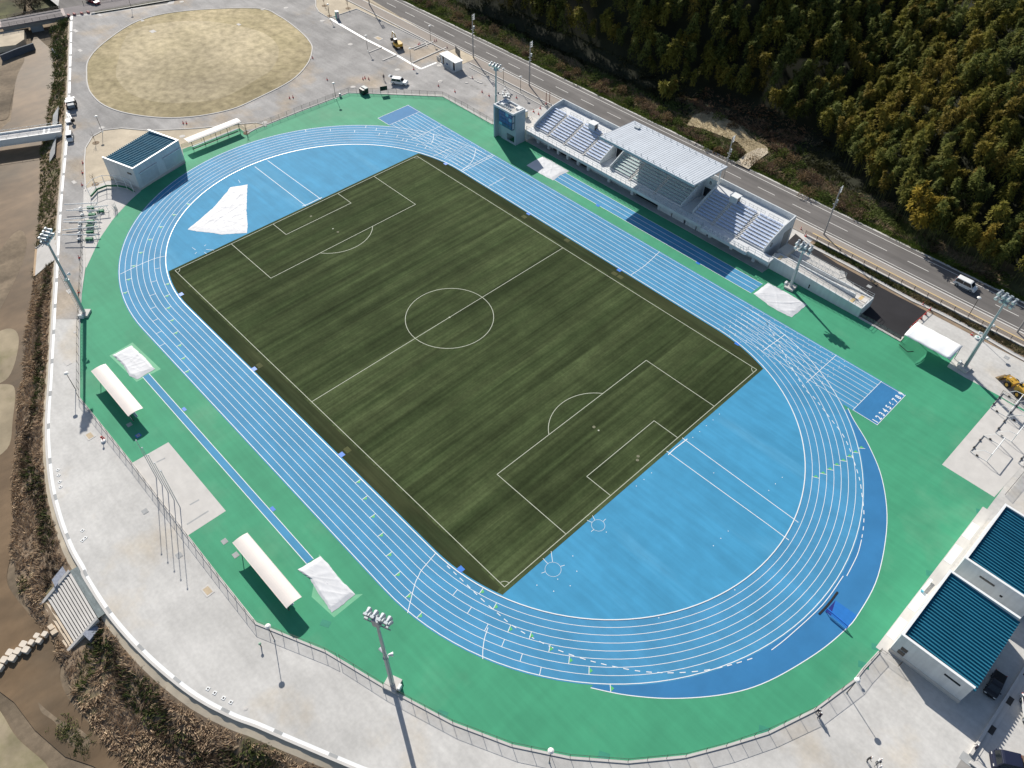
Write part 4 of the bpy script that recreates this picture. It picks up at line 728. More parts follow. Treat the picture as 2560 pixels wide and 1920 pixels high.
# ------------------------------------------------------------------ vehicles
def car(label, cat, loc, rz, L, Wd, Hc, paint, cab=(-.48, -.40, .16, .30), belt=.98, hood=.98, group=None, pickup=False, name='parked_car', hatch=False, wr=.33):
    # local +x is the front; cab = rear base, roof rear, roof front, windscreen base as fractions of L
    t = thing(name, label, cat, loc, rz, group); hl = L / 2
    prof = [(-hl, .32), (-hl - .02, .62), (-hl + .06, belt), (cab[0] * L, belt), (cab[1] * L, Hc - .04), ((cab[1] + .06) * L, Hc), ((cab[2] - .05) * L, Hc), (cab[2] * L, Hc - .07), (cab[3] * L, belt + .04), (hl - .22, hood - .06), (hl - .03, hood - .3), (hl, .55), (hl - .03, .32)]
    def hw(z): return Wd / 2 * (1 if z <= belt + .05 else 1 - .17 * (z - belt) / max(.3, Hc - belt))
    def nose(x): return .94 if abs(x) > hl - .1 else 1
    m = MB(); n = len(prof)
    for x, z in prof: m.v += [(x, -hw(z) * nose(x), z), (x, hw(z) * nose(x), z)]
    for i in range(n): j = (i + 1) % n; m.f.append((2 * i, 2 * i + 1, 2 * j + 1, 2 * j))
    m.f += [tuple(2 * i for i in range(n)), tuple(2 * i + 1 for i in range(n - 1, -1, -1))]
    b = obj('body', m, paint, t); bv = b.modifiers.new('bevel', 'BEVEL'); bv.width = .05; bv.segments = 2
    z0, z1 = belt + .06, Hc - .14; e = .012
    xr0, xr1 = cab[0] * L + .14, cab[1] * L + .18; xf0, xf1 = cab[3] * L - .18, cab[2] * L - .06; dv = (xr1 + xf1) / 2
    for s in (-1, 1):
        for xa, xb, xc, xd in ((xr0, dv - .05, dv - .05, xr1), (dv + .05, xf0, xf1, dv + .05)):
            obj('side_window', MB().add([(xa, s * (hw(z0) + e), z0), (xb, s * (hw(z0) + e), z0), (xc, s * (hw(z1) + e), z1), (xd, s * (hw(z1) + e), z1)], [(0, 1, 2, 3) if s < 0 else (3, 2, 1, 0)]), GLASS, t)
        obj('headlight', MB().cbox((hl - .07, s * Wd * .36, hood - .33), (.14, .32, .14)), LAMPG, t); obj('tail_light', MB().cbox((-hl + .0, s * Wd * .42, belt - .18), (.08, .16, .3)), RED, t)
        obj('mirror', MB().cbox((cab[3] * L - .3, s * (Wd / 2 + .09), belt + .1), (.14, .18, .14)), paint, t)
        for xw in (-hl + L * .19, hl - L * .18):
            ty = obj('tyre', MB().tube((xw, s * (Wd / 2 - .18), wr), (xw, s * (Wd / 2 + .025), wr), wr, n=16), RUBBER, t); obj('rim', MB().tube((xw, s * (Wd / 2 + .026), wr), (xw, s * (Wd / 2 + .04), wr), wr * .6, n=12), STEEL, ty)
    fx = lambda f: cab[3] * L + (cab[2] * L - cab[3] * L) * f; fz = lambda f: belt + .04 + (Hc - .11 - belt) * f
    w1 = hw(fz(.1)) * .9; w2 = hw(fz(.92)) * .88
    obj('windscreen', MB().add([(fx(.1) + .02, -w1, fz(.1)), (fx(.1) + .02, w1, fz(.1)), (fx(.92) + .02, w2, fz(.92)), (fx(.92) + .02, -w2, fz(.92))], [(0, 1, 2, 3)]), GLASS, t)
    gx = lambda f: cab[0] * L + (cab[1] - cab[0]) * L * f; gz = lambda f: belt + (Hc - .04 - belt) * f
    if not hatch: obj('rear_window', MB().add([(gx(.15) - .02, -w1, gz(.2)), (gx(.85) - .02, -w2, gz(.85)), (gx(.85) - .02, w2, gz(.85)), (gx(.15) - .02, w1, gz(.2))], [(0, 1, 2, 3)]), GLASS, t)
    else:
        tg = obj('open_tailgate', MB().add([(gx(1) + .05, -.7, Hc), (gx(1) + .05, .7, Hc), (gx(1) - 1.15, .65, Hc + .35), (gx(1) - 1.15, -.65, Hc + .35), (gx(1) + .05, -.7, Hc - .08), (gx(1) + .05, .7, Hc - .08), (gx(1) - 1.15, .65, Hc + .27), (gx(1) - 1.15, -.65, Hc + .27)], [(0, 1, 2, 3), (7, 6, 5, 4), (2, 6, 7, 3), (1, 5, 6, 2), (0, 3, 7, 4)]), paint, t)
        obj('tailgate_glass', MB().quad((gx(1) - .1, -.5, Hc + .03 + .03), (gx(1) - .1, .5, Hc + .06), (gx(1) - .7, .5, Hc + .235), (gx(1) - .7, -.5, Hc + .235)), GLASS, tg)
        obj('load_bay', MB().box(-hl - .03, -hl + .02, -.65, .65, .7, belt), GLASS, t)
    obj('bumper', MB().cbox((hl - .02, 0, .42), (.12, Wd * .92, .2)).cbox((-hl + .0, 0, .42), (.12, Wd * .92, .2)), paint, t)
    if pickup: obj('load_bed', MB().box(-hl + .08, cab[0] * L - .06, -Wd * .42, Wd * .42, belt - .04, belt + .012), pickup, t)
    return t
def heading(a, b): return math.atan2(b[1] - a[1], b[0] - a[0])
p = [(-87.63,53.12),(-84.52,54.95)]
car('white estate car with its rear hatch lifted open on the grey yard', 'car', ((p[0][0] + p[1][0]) / 2, (p[0][1] + p[1][1]) / 2 + .9), heading(*p), 4.9, 1.85, 1.85, WPAINT, (-.48, -.42, .12, .24), 1.05, 1.08, hatch=True)
car('white van driving on the road beside the dark forest', 'van', inset(*[(67.71,88.18),(70.83,87.89)], .5), 0, 4.7, 1.75, 1.95, WPAINT, (-.49, -.44, .22, .36), 1.05, 1.05, name='delivery_van', wr=.34)
q = [(-122.43,-27.05),(-119.19,-28.5)]
car('small white car parked on the path beside the lower bridge', 'car', inset(q[0], q[1], .5), heading(*q), 3.6, 1.5, 1.75, WPAINT, (-.48, -.44, .22, .36), 1.0, .98)
car('dark pickup truck parked in the shade behind the window shed', 'pickup', [(111.89,6.04)][0], heading(*[(111.76,7.3),(111.91,4.68)]), 4.3, 1.75, 1.75, BLACKP, (-.06, -.02, .2, .34), .95, 1.0, pickup=RUBBER, name='pickup_truck')
car('bright white car cut off by the right edge of the picture', 'car', [(116.82,5.86)][0], R(-60), 4.5, 1.75, 1.6, WPAINT, (-.46, -.34, .12, .28), .95, .95)
big = car('dark tipper truck with a navy cab roof at the bottom right corner', 'truck', [(118.52,-2.74)][0], heading(*[(118.46,-2.59),(116.92,-3.57)]), 6.2, 2.2, 2.5, M('navy_paint', (.016, .02, .045), .4, .04, spec=.4), (-.02, .0, .40, .47), 1.35, 1.3, name='tipper_truck', wr=.45)
obj('tipper_body', MB().box(-3.1, -.3, -1.1, 1.1, .95, 1.7), M('rusty_steel', (.20, .12, .08), .8, .25, 1., .2), big); obj('load', MB().box(-3.0, -.4, -1.0, 1.0, 1.7, 1.78), SILT, big)
obj('toolbox', MB().box(-.25, .1, -.9, -.3, 1.7, 2.0), RED, big)
car('red car on the far road at the top left corner', 'car', [(-200.96,14.37)][0], R(12), 6.0, 1.8, 1.5, M('dark_red_paint', (.28, .02, .04), .35, .03, spec=.5), (-.46, -.34, .12, .28), .9, .9)
# excavator
p = [(-105,69.17)][0]
ex = thing('excavator', 'small yellow excavator with its arm folded down on the grey yard', 'excavator', p, R(168))
for s in (-1, 1): obj('crawler_track', MB().extrude_x([(-.2, 0), (.2, 0), (.2, .65), (-.2, .65)], -1.5, 1.5), RUBBER, ex, loc=(0, s * .95, 0))
obj('turntable', MB().tube((0, 0, .6), (0, 0, .9), .6, n=14), DARKS, ex); eb = obj('engine_house', MB().prism([(-1.5, -1.1), (-.2, -1.15), (.9, -1.1), (.9, 1.1), (-.2, 1.15), (-1.5, 1.1), (-1.75, .5), (-1.75, -.5)], .9, 1.75), YEL, ex)
cb = obj('cab', MB().add([(-.3, .05, 1.75), (1.0, .05, 1.75), (1.0, 1.0, 1.75), (-.3, 1.0, 1.75), (-.25, .1, 2.75), (.7, .1, 2.75), (.7, .95, 2.75), (-.25, .95, 2.75)], [(0, 1, 5, 4), (1, 2, 6, 5), (2, 3, 7, 6), (3, 0, 4, 7), (4, 5, 6, 7)]), BLACKP, ex); obj('cab_roof', MB().box(-.3, .75, .05, 1., 2.752, 2.82), WPAINT, cb)
obj('boom', MB().path([(.7, -.2, 1.5), (1.9, -.2, 3.3), (3.6, -.2, 3.55)], .17, 6), YEL, ex); obj('stick', MB().path([(3.6, -.2, 3.5), (4.3, -.2, 1.6)], .14, 6), YEL, ex); obj('bucket', MB().extrude_x([(-.2, 0), (.45, .1), (.5, .8), (-.1, .95), (-.35, .5)], -.45, .45), DARKS, ex, loc=(4.3, -.2, .5)).rotation_euler = (0, 0, R(-90))
obj('hydraulic_ram', MB().path([(1.1, -.2, 1.6), (2.1, -.2, 2.9)], .07).path([(2.2, -.2, 3.65), (3.5, -.2, 3.8)], .07), STEEL, ex)
# wheel loader at the right edge
p = [(89.48,65.77)][0]
wl = thing('wheel_loader', 'dirty yellow wheel loader cut off by the right edge above the goal frames', 'loader', p, R(155))
obj('front_frame', MB().box(.2, 1.7, -.75, .75, .7, 1.5).prism([(1.7, -.4), (2.2, -.3), (2.2, .3), (1.7, .4)], .6, 1.1), YEL, wl); obj('engine_hood', MB().prism([(-2.6, -.8), (-.4, -.85), (-.4, .85), (-2.6, .8), (-2.8, .4), (-2.8, -.4)], .8, 1.9), YEL, wl); obj('seat', MB().box(-.6, -.1, -.3, .3, 1.3, 1.8).box(-.7, -.6, -.3, .3, 1.8, 2.3), RUBBER, wl)
obj('roll_bar', MB().path([(-.8, -.75, 1.5), (-.8, -.7, 2.9), (-.8, .7, 2.9), (-.8, .75, 1.5)], .06), DARKS, wl)
for s in (-1, 1):
    for x in (-1.7, 1.0): ty = obj('tyre', MB().tube((x, s * .75, .68), (x, s * 1.2, .68), .68, n=18), RUBBER, wl); obj('rim', MB().tube((x, s * 1.201, .68), (x, s * 1.22, .68), .35, n=12), YEL, ty)
    obj('lift_arm', MB().path([(.9, s * .45, 1.6), (2.0, s * .45, 1.5), (2.9, s * .45, .6)], .11), YEL, wl)
bu = MB(); bu.extrude_x([(-.3, 0), (.7, .02), (.1, .25), (-.1, .9), (-.35, .85)], -1.2, 1.2); obj('bucket', bu, M('worn_bucket', (.18, .13, .07), .7, .3, 1., .2), wl, loc=(3.0, 0, .05)).rotation_euler = (0, 0, R(-90))
# small crane roller on the river path
p = [(-137.67,-20.13)][0]
tr = thing('farm_tractor', 'grey and black tractor with a white front plate parked on the path above the river', 'tractor', p, R(160))
obj('canopy_roof', MB().box(-2.6, -1.3, -1.1, 1.1, 2.45, 2.6), WPAINT, tr); obj('canopy_post', MB().path([(-2.4, -.9, .9), (-2.4, -.9, 2.45)], .05).path([(-1.5, .9, .9), (-1.5, .9, 2.45)], .05).path([(-2.4, .9, .9), (-2.4, .9, 2.45)], .05).path([(-1.5, -.9, .9), (-1.5, -.9, 2.45)], .05), DARKS, tr)
obj('body', MB().prism([(-2.6, -.9), (1.4, -.8), (1.6, -.4), (1.6, .4), (1.4, .8), (-2.6, .9)], .7, 1.5), M('blue_grey_paint', (.14, .18, .22), .5, .1), tr); obj('hopper', MB().box(-.9, .9, -1.2, 1.2, 1.1, 1.75), BLACKP, tr); obj('front_plate', MB().box(1.7, 2.5, -1.15, 1.15, 1.2, 1.4), WPAINT, tr); obj('side_skirt', MB().box(-.8, 1.2, 1.0, 1.5, .5, 1.0), M('pink_paint', (.55, .40, .36), .6, .05), tr)
for s in (-1, 1):
    for x in (-1.8, .9): obj('tyre', MB().tube((x, s * .9, .55), (x, s * 1.3, .55), .55, n=14), RUBBER, tr)
p = [(-129.85,-23.5)][0]
bt = thing('barrier_trestle', 'white cement mixer trailer with a black drum beside the lower bridge end', 'mixer', p, R(-12))
obj('drawbar', MB().box(-4.0, 1.5, -.15, .15, .5, .7).box(-4.0, 1.0, -.55, -.35, .6, .75), WPAINT, bt); obj('tray', MB().box(-.6, 1.3, -1.6, -.3, .25, .6), WPAINT, bt); obj('drum', MB().tube((1.6, .1, .9), (2.5, .1, 1.2), .55, .35, 12), RUBBER, bt)
bt.name = 'mixer_trailer'

# ------------------------------------------------------------------ small buildings and boxes
p = [(-80.57,71.96),(-88.17,72.52),(-80.63,74.08)]
a = heading(p[1], p[0]); L = math.dist(p[0], p[1])
pb = thing('portable_building', 'white portable toilet building with dark door openings on the grey yard', 'building', p[1], a)
obj('wall', MB().box(0, L, 0, 2.4, .1, 2.7), WALLW, pb); r_ = obj('roof', MB().box(-.2, L + .25, -.35, 2.7, 2.7, 2.86), WPAINT, pb)
for x0 in (.9, L - 1.4): obj('door_opening', MB().box(x0, x0 + .85, -.03, -.003, .15, 2.4), GLASS, pb)
for x0 in (2.5, 3.7, 4.4): obj('wall_post', MB().box(x0, x0 + .1, -.06, -.003, .1, 2.68), STEEL, pb)
obj('window', MB().box(2.7, 3.6, -.03, -.003, .5, 1.1), SKYGLASS, pb); obj('floor_plinth', MB().box(-.05, L + .05, -.9, 2.45, 0, .1), CONC, pb); obj('screen_wall', MB().box(-2.6, -.05, 1.9, 2.05, 0, 1.1).box(-2.6, -2.45, .4, 1.9, 0, 1.1).box(-2.6, -1.0, .25, .4, 0, 1.1), CONC, pb)
p = [(-135.19,67.77)][0]
pt = thing('portable_toilet', 'green and white portable toilet cabin at the corner of the drain strip', 'toilet', p, R(-15)); obj('cabin', MB().box(-.5, .5, -.5, .5, .1, 2.25), M('turquoise_plastic', (.10, .42, .36), .5, .03), pt); obj('roof', MB().prism([(-.55, -.55), (.55, -.55), (.55, .55), (-.55, .55)], 2.252, 2.4), WPAINT, pt); obj('door', MB().box(.502, .53, -.38, .38, .2, 2.1), M('pale_pink_panel', (.55, .45, .47), .5, .03), pt); obj('hand_basin', MB().box(-1.3, -.7, -.3, .3, .6, .75).box(-1.05, -.95, -.05, .05, 0, .6), M('aqua_plastic', (.3, .62, .58), .5, 0), pt)
p = [(-88.58,43.91)][0]
wc = thing('water_bin', 'black box bin against the fence at the far end of the green surface', 'bin', p, R(0)); obj('bin_body', MB().prism([(-1.0, -.9), (1.0, -.9), (1.05, .9), (-1.05, .9)], .25, 1.5), BLACKP, wc); obj('bin_lid', MB().box(-1.0, 1.0, -.1, .95, 1.5, 1.75), M('bin_grey', (.28, .32, .32), .5, .05), wc)
for s in (-1, 1): obj('wheel', MB().tube((s * .8, -.75, .2), (s * .95, -.75, .2), .2, n=10), RUBBER, wc)
p = [(-84.79,47.29),(-84.15,48.73)]
bd = thing('notice_board', 'black notice board on two legs by the fence next to the black box bin', 'board', inset(p[0], p[1], .5), heading(*p)); obj('panel', MB().box(-1.05, 1.05, -.05, .05, 1.0, 2.3), BLACKP, bd); [obj('leg', MB().box(s * .95 - .05, s * .95 + .05, -.04, .04, 0, 1.0), WPAINT, bd) for s in (-1, 1)]
# rubble heap with broken concrete
p = [(-60.44,73.11)][0]; rh = thing('rubble_heap', 'heap of white bags and grey concrete pieces on the yard behind the timing tower', 'rubble', p, 0); rnd = random.Random(4)
for i in range(22): s_ = rnd.uniform(.25, .65); obj('rubble_piece', MB().cbox((rnd.gauss(0, 1.2), rnd.gauss(0, .7), s_ * .3), (s_, s_ * .8, s_ * .7), rnd.random() * 3), WPAINT if i % 3 else CONC2, rh)
# paving slabs lying on the yard
for k, q in enumerate([(-76.44,72.68),(-75.3,72.59),(-74.37,72.8),(-72.55,72.66),(-71.38,72.63),(-70.52,72.77),(-73.34,69.71),(-79.06,64.78)]): tag(obj('paving_slab', MB().cbox((0, 0, .07), (.9, .55, .10), .5), CONC, loc=(*q, 0)), 'loose pale paving slab on the yard, ' + ['first in the row from the portable building', 'second in the row from the portable building', 'beside the red marker in the row', 'fourth in the row, nearer the mast', 'fifth in the row, nearer the mast', 'last in the row, nearest the mast', 'lying alone left of the row', 'lying alone right of the white estate car'][k], 'slab', 'paving slabs on the yard')

# ------------------------------------------------------------------ tarpaulins
def tarp(label, pts, z, seed, grp, cat='tarpaulin', nb=22, amp=.028):
    rnd = random.Random(seed); c = (sum(p[0] for p in pts) / len(pts), sum(p[1] for p in pts) / len(pts)); b = resample(pts + pts[:1], .45)[:-1]; n = len(b); m = MB(); rings = 18
    b = [(x + rnd.gauss(0, .035), y + rnd.gauss(0, .035)) for x, y in b]
    folds = [(rnd.uniform(0, math.pi), rnd.uniform(1.0, 3.0), rnd.uniform(0, 6.3), rnd.uniform(.35, 1)) for _ in range(9)]
    def hgt(x, y, e):
        v = 0
        for a, f, ph, k in folds: u = x * math.cos(a) + y * math.sin(a); w_ = -x * math.sin(a) + y * math.cos(a); v += k * max(0, math.sin(f * u + ph + .8 * math.sin(.5 * w_))) ** 10
        return z * min(1, e * 5) + amp * v * min(1, e * 4) + .012
    for r in range(rings):
        t = r / rings
        for x, y in b: px, py = x + (c[0] - x) * t, y + (c[1] - y) * t; m.v.append((px - c[0], py - c[1], hgt(px, py, t + .02)))
    m.v.append((0, 0, z + .05))
    for r in range(rings - 1):
        for i in range(n): j = (i + 1) % n; m.f.append((r * n + i, r * n + j, (r + 1) * n + j, (r + 1) * n + i))
    for i in range(n): m.f.append(((rings - 1) * n + i, (rings - 1) * n + (i + 1) % n, rings * n))
    o = obj('tarpaulin', m, TARP, None, False, (*c, .012)); return tag(o, label, cat, grp)
G_ = 'white tarpaulins over the pits'
tarp('large triangular white tarpaulin spread on the blue infield', [(-64.13,-24.75),(-65.3,-21.75),(-67.92,-15.74)] + [(-71.51,-10.09),(-72.57,-8.67),(-70.77,-4.89)] + [(-68.07,-6.68),(-61.03,-11.09),(-55.65,-14.02),(-53.61,-15.41),(-57.36,-20.26),(-58.77,-20.94),(-62.07,-23.52)], .10, 1, G_, amp=.035)
tarp('white tarpaulin over the upper pit beside the shelter by the river path', [(-37.08,-51.58),(-32.56,-51.25),(-27.8,-51.23),(-27.51,-54.94),(-29.42,-55.65),(-32.8,-55.2),(-37.04,-55.56),(-37.02,-53.66)], .16, 2, G_)
tarp('white tarpaulin over the pit between the lower shelter and the track', [(28.39,-51.62),(30.54,-51.46)] + [(33.66,-51.68),(37.64,-51.49),(37.68,-53.69),(37.59,-55.85),(34.3,-55.58),(30.44,-55.08)] + [(27.94,-55.55)], .16, 3, G_)
tarp('white tarpaulin over the pit beside the timing tower', [(-30.09,57.76),(-27.01,58.05),(-20.57,57.88),(-20.92,55.17)] + [(-20.52,51.88),(-25,51.64),(-29.95,51.78),(-30.18,54.73)], .12, 4, G_)
tarp('white tarpaulin over the pit in front of the short floodlight mast', [(39,52.5),(39.06,57.88),(43.66,58.03),(48.81,57.81),(48.83,52.03),(45.54,51.65),(43.16,51.77)], .14, 5, G_)

# ------------------------------------------------------------------ goal frames lying on the pad
def goal(label, loc, rz, W=5.6, D=3.2, Hg=2.1):
    t = thing('goal_frame', label, 'goal', loc, rz, 'white goal frames on the concrete pad')
    obj('crossbar', MB().tube((-W / 2, 0, Hg), (W / 2, 0, Hg), .075), WPAINT, t)
    for s in (-1, 1): obj('post', MB().tube((s * W / 2, 0, 0), (s * W / 2, 0, Hg), .075), WPAINT, t); obj('side_stay', MB().path([(s * W / 2, 0, Hg), (s * W / 2, D * .45, Hg - .1), (s * W / 2, D, .06), (s * W / 2, 0, .06)], .045), WPAINT, t)
    obj('ground_bar', MB().tube((-W / 2, D, .09), (W / 2, D, .09), .09), M('dark_bar', (.25, .25, .25), .6, 0) if 'dark_bar' not in bpy.data.materials else bpy.data.materials['dark_bar'], t)
    for q in (-.25, .2): obj('weight', MB().cbox((q * W, D, .14), (.4, .25, .26)), DARKS, t)
    for s in (-1, 1): obj('weight', MB().cbox((s * W / 2, D * .6, .12), (.25, .4, .22)), DARKS, t)
    return t
for k, (q, lb) in enumerate((([(91,43.64),(90.89,50.45)], 'white goal frame at the corner of the pad nearest the track'), ([(92.09,52.12),(92.08,57.33)], 'white goal frame in the middle of the pad'), ([(88.82,57.79),(88.92,62.13)], 'white goal frame at the far end of the pad under the mast shadow'), ([(92.19,57.85),(91.78,62.41)], 'white goal frame next to the wheel loader'), ([(97.96,47.68),(97.89,53.8)], 'white goal frame at the pad edge nearest the rear shed'))):
    c = inset(q[0], q[1], .5); goal(lb, (c[0] + 2.6, c[1] + .5), R(90), 5.4, 3.0)

# ------------------------------------------------------------------ water jump barrier
wj = thing('water_jump', 'blue water jump pit with a blue barrier on the outside lane', 'water jump', [(90.91,-1.26)][0], 0)
q = [(89.14,-1.28),(92.8,-1.49),(89.2,1.49),(92.81,1.66),(89.19,-1.74),(92.71,-2.08)]; o_ = [(90.91,-1.26)][0]
loc_ = lambda p: (p[0] - o_[0], p[1] - o_[1])
c0, c1, c2, c3 = [loc_(x) for x in q[:4]]
m = MB(); m.sheet([c0, c1, c3, c2], .0165); obj('pit_floor', m, M('pit_blue', (.022, .17, .50), .5, .03), wj)
m = MB(); m.add([(*c0, .018), (*inset(c0, c1, .26), .018), (*c2, .018)], [(0, 1, 2)]); obj('pit_wall_shadow', m, M('pit_shadow_navy', (.02, .03, .20), .5, .03), wj)  # cast shadow of the pit's side wall, painted as a dark triangle
m = MB(); dv = Vector((c1[0] - c0[0], c1[1] - c0[1], 0)).normalized(); A_, B_ = Vector((*c0, 0)), Vector((*c1, 0))
m.tube(A_ + Vector((0, 0, .9)), B_ + Vector((0, 0, .9)), .13); m.path([A_ + Vector((0, 0, 0)), A_ + Vector((0, 0, .9))], .06); m.path([B_, B_ + Vector((0, 0, .9))], .06); m.path([A_.lerp(B_, .1) + Vector((0, 0, .45)), B_ + Vector((0, 0, .45))], .04); obj('barrier', m, BLUEP, wj)
bb_ = MB(); bb_.ribbon([loc_(x) for x in [(88.68,-2.44),(88.77,-0.74),(88.77,0.83),(88.67,2.96)]], .28, .03, thick=.05); obj('kerb_rail', bb_, RUBBER, wj)
bw = thing('long_bench', 'long white bench on the concrete strip beside the window shed', 'bench', [(97.68,13.99)][0], R(90 - 3)); obj('seat', MB().box(-1.4, 1.4, -.22, .22, .4, .48), WPAINT, bw); [obj('leg', MB().box(s * 1.1 - .06, s * 1.1 + .06, -.2, .2, 0, .4), WPAINT, bw) for s in (-1, 1)]; obj('end_cap', MB().box(-1.6, -1.42, -.3, .1, .1, .5), M('cyan_plastic', (.2, .6, .75), .5, 0), bw)

# ------------------------------------------------------------------ folded cage, hurdles and trolleys by the far shed
cg = thing('throwing_cage_frame', 'white throwing cage frame with green padding standing against the far shed end wall', 'cage', [(-87.43,-30.2)][0], 0)
o_ = [(-87.43,-30.2)][0]
def lp3(p, z): return (p[0] - o_[0], p[1] - o_[1], z)
base = [lp3(x, 0) for x in [(-91.37,-35.5),(-93.15,-33.11),(-93.04,-30.81),(-91.12,-28.74),(-88.89,-27.43),(-86.11,-26.98)]]
for i, b_ in enumerate(base): obj('cage_post', MB().tube(b_, (b_[0], b_[1], 3.4), .07), WPAINT, cg); 
pf = MB()
for a, b_ in zip(base, base[1:]): pf.path([(a[0], a[1], 3.4), (b_[0], b_[1], 3.4)], .06); pf.path([(a[0], a[1], 1.9), (b_[0], b_[1], 1.9)], .05)
obj('cage_rail', pf, WPAINT, cg); gpd = MB()
for a, b_ in zip(base, base[1:]): gpd.add([(a[0], a[1], .3), (b_[0], b_[1], .3), (b_[0], b_[1], .75), (a[0], a[1], .75), (a[0] + .15, a[1] + .2, .3), (b_[0] + .15, b_[1] + .2, .3), (b_[0] + .15, b_[1] + .2, .75), (a[0] + .15, a[1] + .2, .75)], [(0, 1, 2, 3), (7, 6, 5, 4), (3, 2, 6, 7), (0, 4, 5, 1)])
obj('pad', gpd, GREENP, cg)
h0 = None
for k, q in enumerate([(-87.29,-37.75),(-84.37,-36.67),(-84.33,-38.66),(-81.97,-40.13),(-80.33,-41),(-78.21,-41.95),(-75.79,-43.16)]):
    lb = 'white steel equipment frame by the river path, ' + ['at the cage end', 'second from the cage', 'third from the cage', 'fourth from the cage', 'fifth from the cage', 'sixth from the cage', 'farthest from the cage'][k]
    if h0 is None:
        HF = heading(*[(-79.96,-34.95),(-84.49,-40.83)])
        h0 = thing('equipment_frame', lb, 'frame', q, HF + math.pi, 'white equipment frames on the pad'); f_ = MB(); f_.path([(-5.0, -.2, 1.75), (2.6, -.2, 1.75)], .12); f_.path([(-2.0, 0, .3), (2.0, 0, .3), (2.4, .8, .3)], .05); f_.path([(2.2, -.2, 1.75), (2.2, -.2, 0)], .05); f_.path([(-1.8, 0, .3), (-1.2, -.1, 1.75)], .05); f_.path([(.6, -.8, .3), (.6, .8, .3), (1.4, .2, 1.1)], .05)
        obj('frame_tube', f_, WPAINT, h0); obj('counterweight', MB().tube((-2.2, -.25, .35), (-1.7, .25, .35), .3, n=10), WPAINT, h0); obj('pad', MB().box(-.4, 1.2, -.35, .35, .2, .62), GREENP, h0); [obj('wheel', MB().tube((-2.0, s * .4, .18), (-2.0, s * .5, .18), .18, n=10), RUBBER, h0) for s in (-1, 1)]
    else: dup(h0, q, HF + math.pi + (R(6) if k % 2 else R(-5)), lb)
nt_ = thing('net_post_rack', 'tangled white and grey net posts at the edge of the green by the cage', 'rack', [(-82.57,-33.36)][0], 0); m = MB(); rnd = random.Random(2)
for i in range(16): a = rnd.uniform(0, 6.3); x, y = rnd.uniform(-.5, .5), rnd.uniform(-.7, .7); m.tube((x, y, 0), (x + .3 * math.cos(a), y + .3 * math.sin(a), rnd.uniform(.8, 1.9)), .03, n=5)
obj('post_bundle', m, STEEL, nt_)

# ------------------------------------------------------------------ manhole covers and small ground boxes
MH = [([(-20.43,-67.52)][0], 1.9, 1.4, 'd', 'tan filled inspection cover beside the fence left of the concrete pad'), ([(21.49,-67.6)][0], 1.9, 1.4, 'd', 'tan filled inspection cover beside the fence near the lower shelter'), ([(1.36,-67.84)][0], 1.0, .9, 'g', 'grey square drain grate below the flag poles'), ([(12.82,-67.77)][0], 1.0, .9, 'g', 'grey square drain grate crossed by a flag pole shadow'),
      ([(15.51,-61.24)][0], 1.0, .9, 'g', 'grey square drain grate on the green above the lower shelter'), ([(18.95,-61.23)][0], 1.0, .9, 'g', 'grey square drain grate at the corner of the lower shelter'), ([(-18,-61.21)][0], .9, .9, 'g', 'small drain grate in the shade of the upper shelter'), ([(-14.54,-61.2)][0], .9, .9, 'b', 'blue edged drain grate at the end of the upper shelter shadow'),
      ([(-40.98,-62.76)][0], 1.5, 1.1, 'w', 'white rectangular cover on the path beside the upper shelter'), ([(-61.42,-53.65)][0], 1.5, 1.0, 'w', 'white rectangular cover on the path near the river mast pole'), ([(-48.44,-58.1)][0], .7, .5, 'w', 'small white cover on the path below the river mast'), ([(-100.7,-35.65)][0], 1.6, .8, 'w', 'white rectangular cover on the path below the small white car'),
      ([(-183.76,0.77)][0], 2.6, 1.0, 'w', 'white framed cover at the corner by the upper bridge'), ([(-169.29,-4.05)][0], 2.0, 1.0, 'w', 'white rectangular cover on the path left of the round lawn'), ([(-190.11,11.64)][0], 2.6, 1.0, 'w', 'white framed cover beside the far hedge kerb'), ([(-176.9,19.89)][0], 1.8, 1.0, 'w', 'white cover at the edge of the round lawn kerb'),
      ([(-166.87,18.62)][0], 2.0, 1.6, 'w', 'white slab cover on the round lawn, left one'), ([(-152.96,41.45)][0], 1.6, 1.0, 'w', 'white slab cover on the round lawn, right one'), ([(-114.32,68.67)][0], 2.9, 1.8, 'd', 'large pale square cover beside the excavator'), ([(84.86,73.34)][0], .9, .9, 'g', 'grey drain grate on the pale yard right of the membrane canopy'),
      ([(54.89,73.02)][0], 1.0, .9, 'g', 'white framed drain grate in the middle of the black asphalt yard'), ([(48.25,72.96)][0], 1.0, .9, 'g', 'white framed drain grate at the corner of the upper ramp slab'), ([(113.7,-6.31)][0], 1.6, 1.3, 'g', 'grey grate where the gutter meets the corner wall')]
mh0 = {}
for q, a, b_, kd, lb in MH:
    t = thing('inspection_cover', lb, 'cover', q, R(2 if kd != 'g' else 0), 'inspection covers and drain grates')
    obj('frame', MB().cbox((0, 0, .022), (a, b_, .03)), CONC2 if kd == 'g' else CONC if kd != 'b' else BLUEP, t); obj('lid', MB().cbox((0, 0, .03), (a * .72, b_ * .66, .03)), {'d': M('tan_fill', (.52, .42, .29), .9, .1), 'g': CONC2, 'w': CONC, 'b': CONC2}[kd], t)
RM = [(-93.53,59.91),(-84,52.94),(-79.18,64.66),(-87.08,70.91)] + [(-116.87,59.61),(-137.12,63),(-93.78,43.8),(-157.98,53.6),(-153.79,59.86),(-93.78,14.29)] + [(-181.71,36.61)] + [(-102.36,-5.61),(-120.94,-19.34)] + [(41.21,-72.84)]
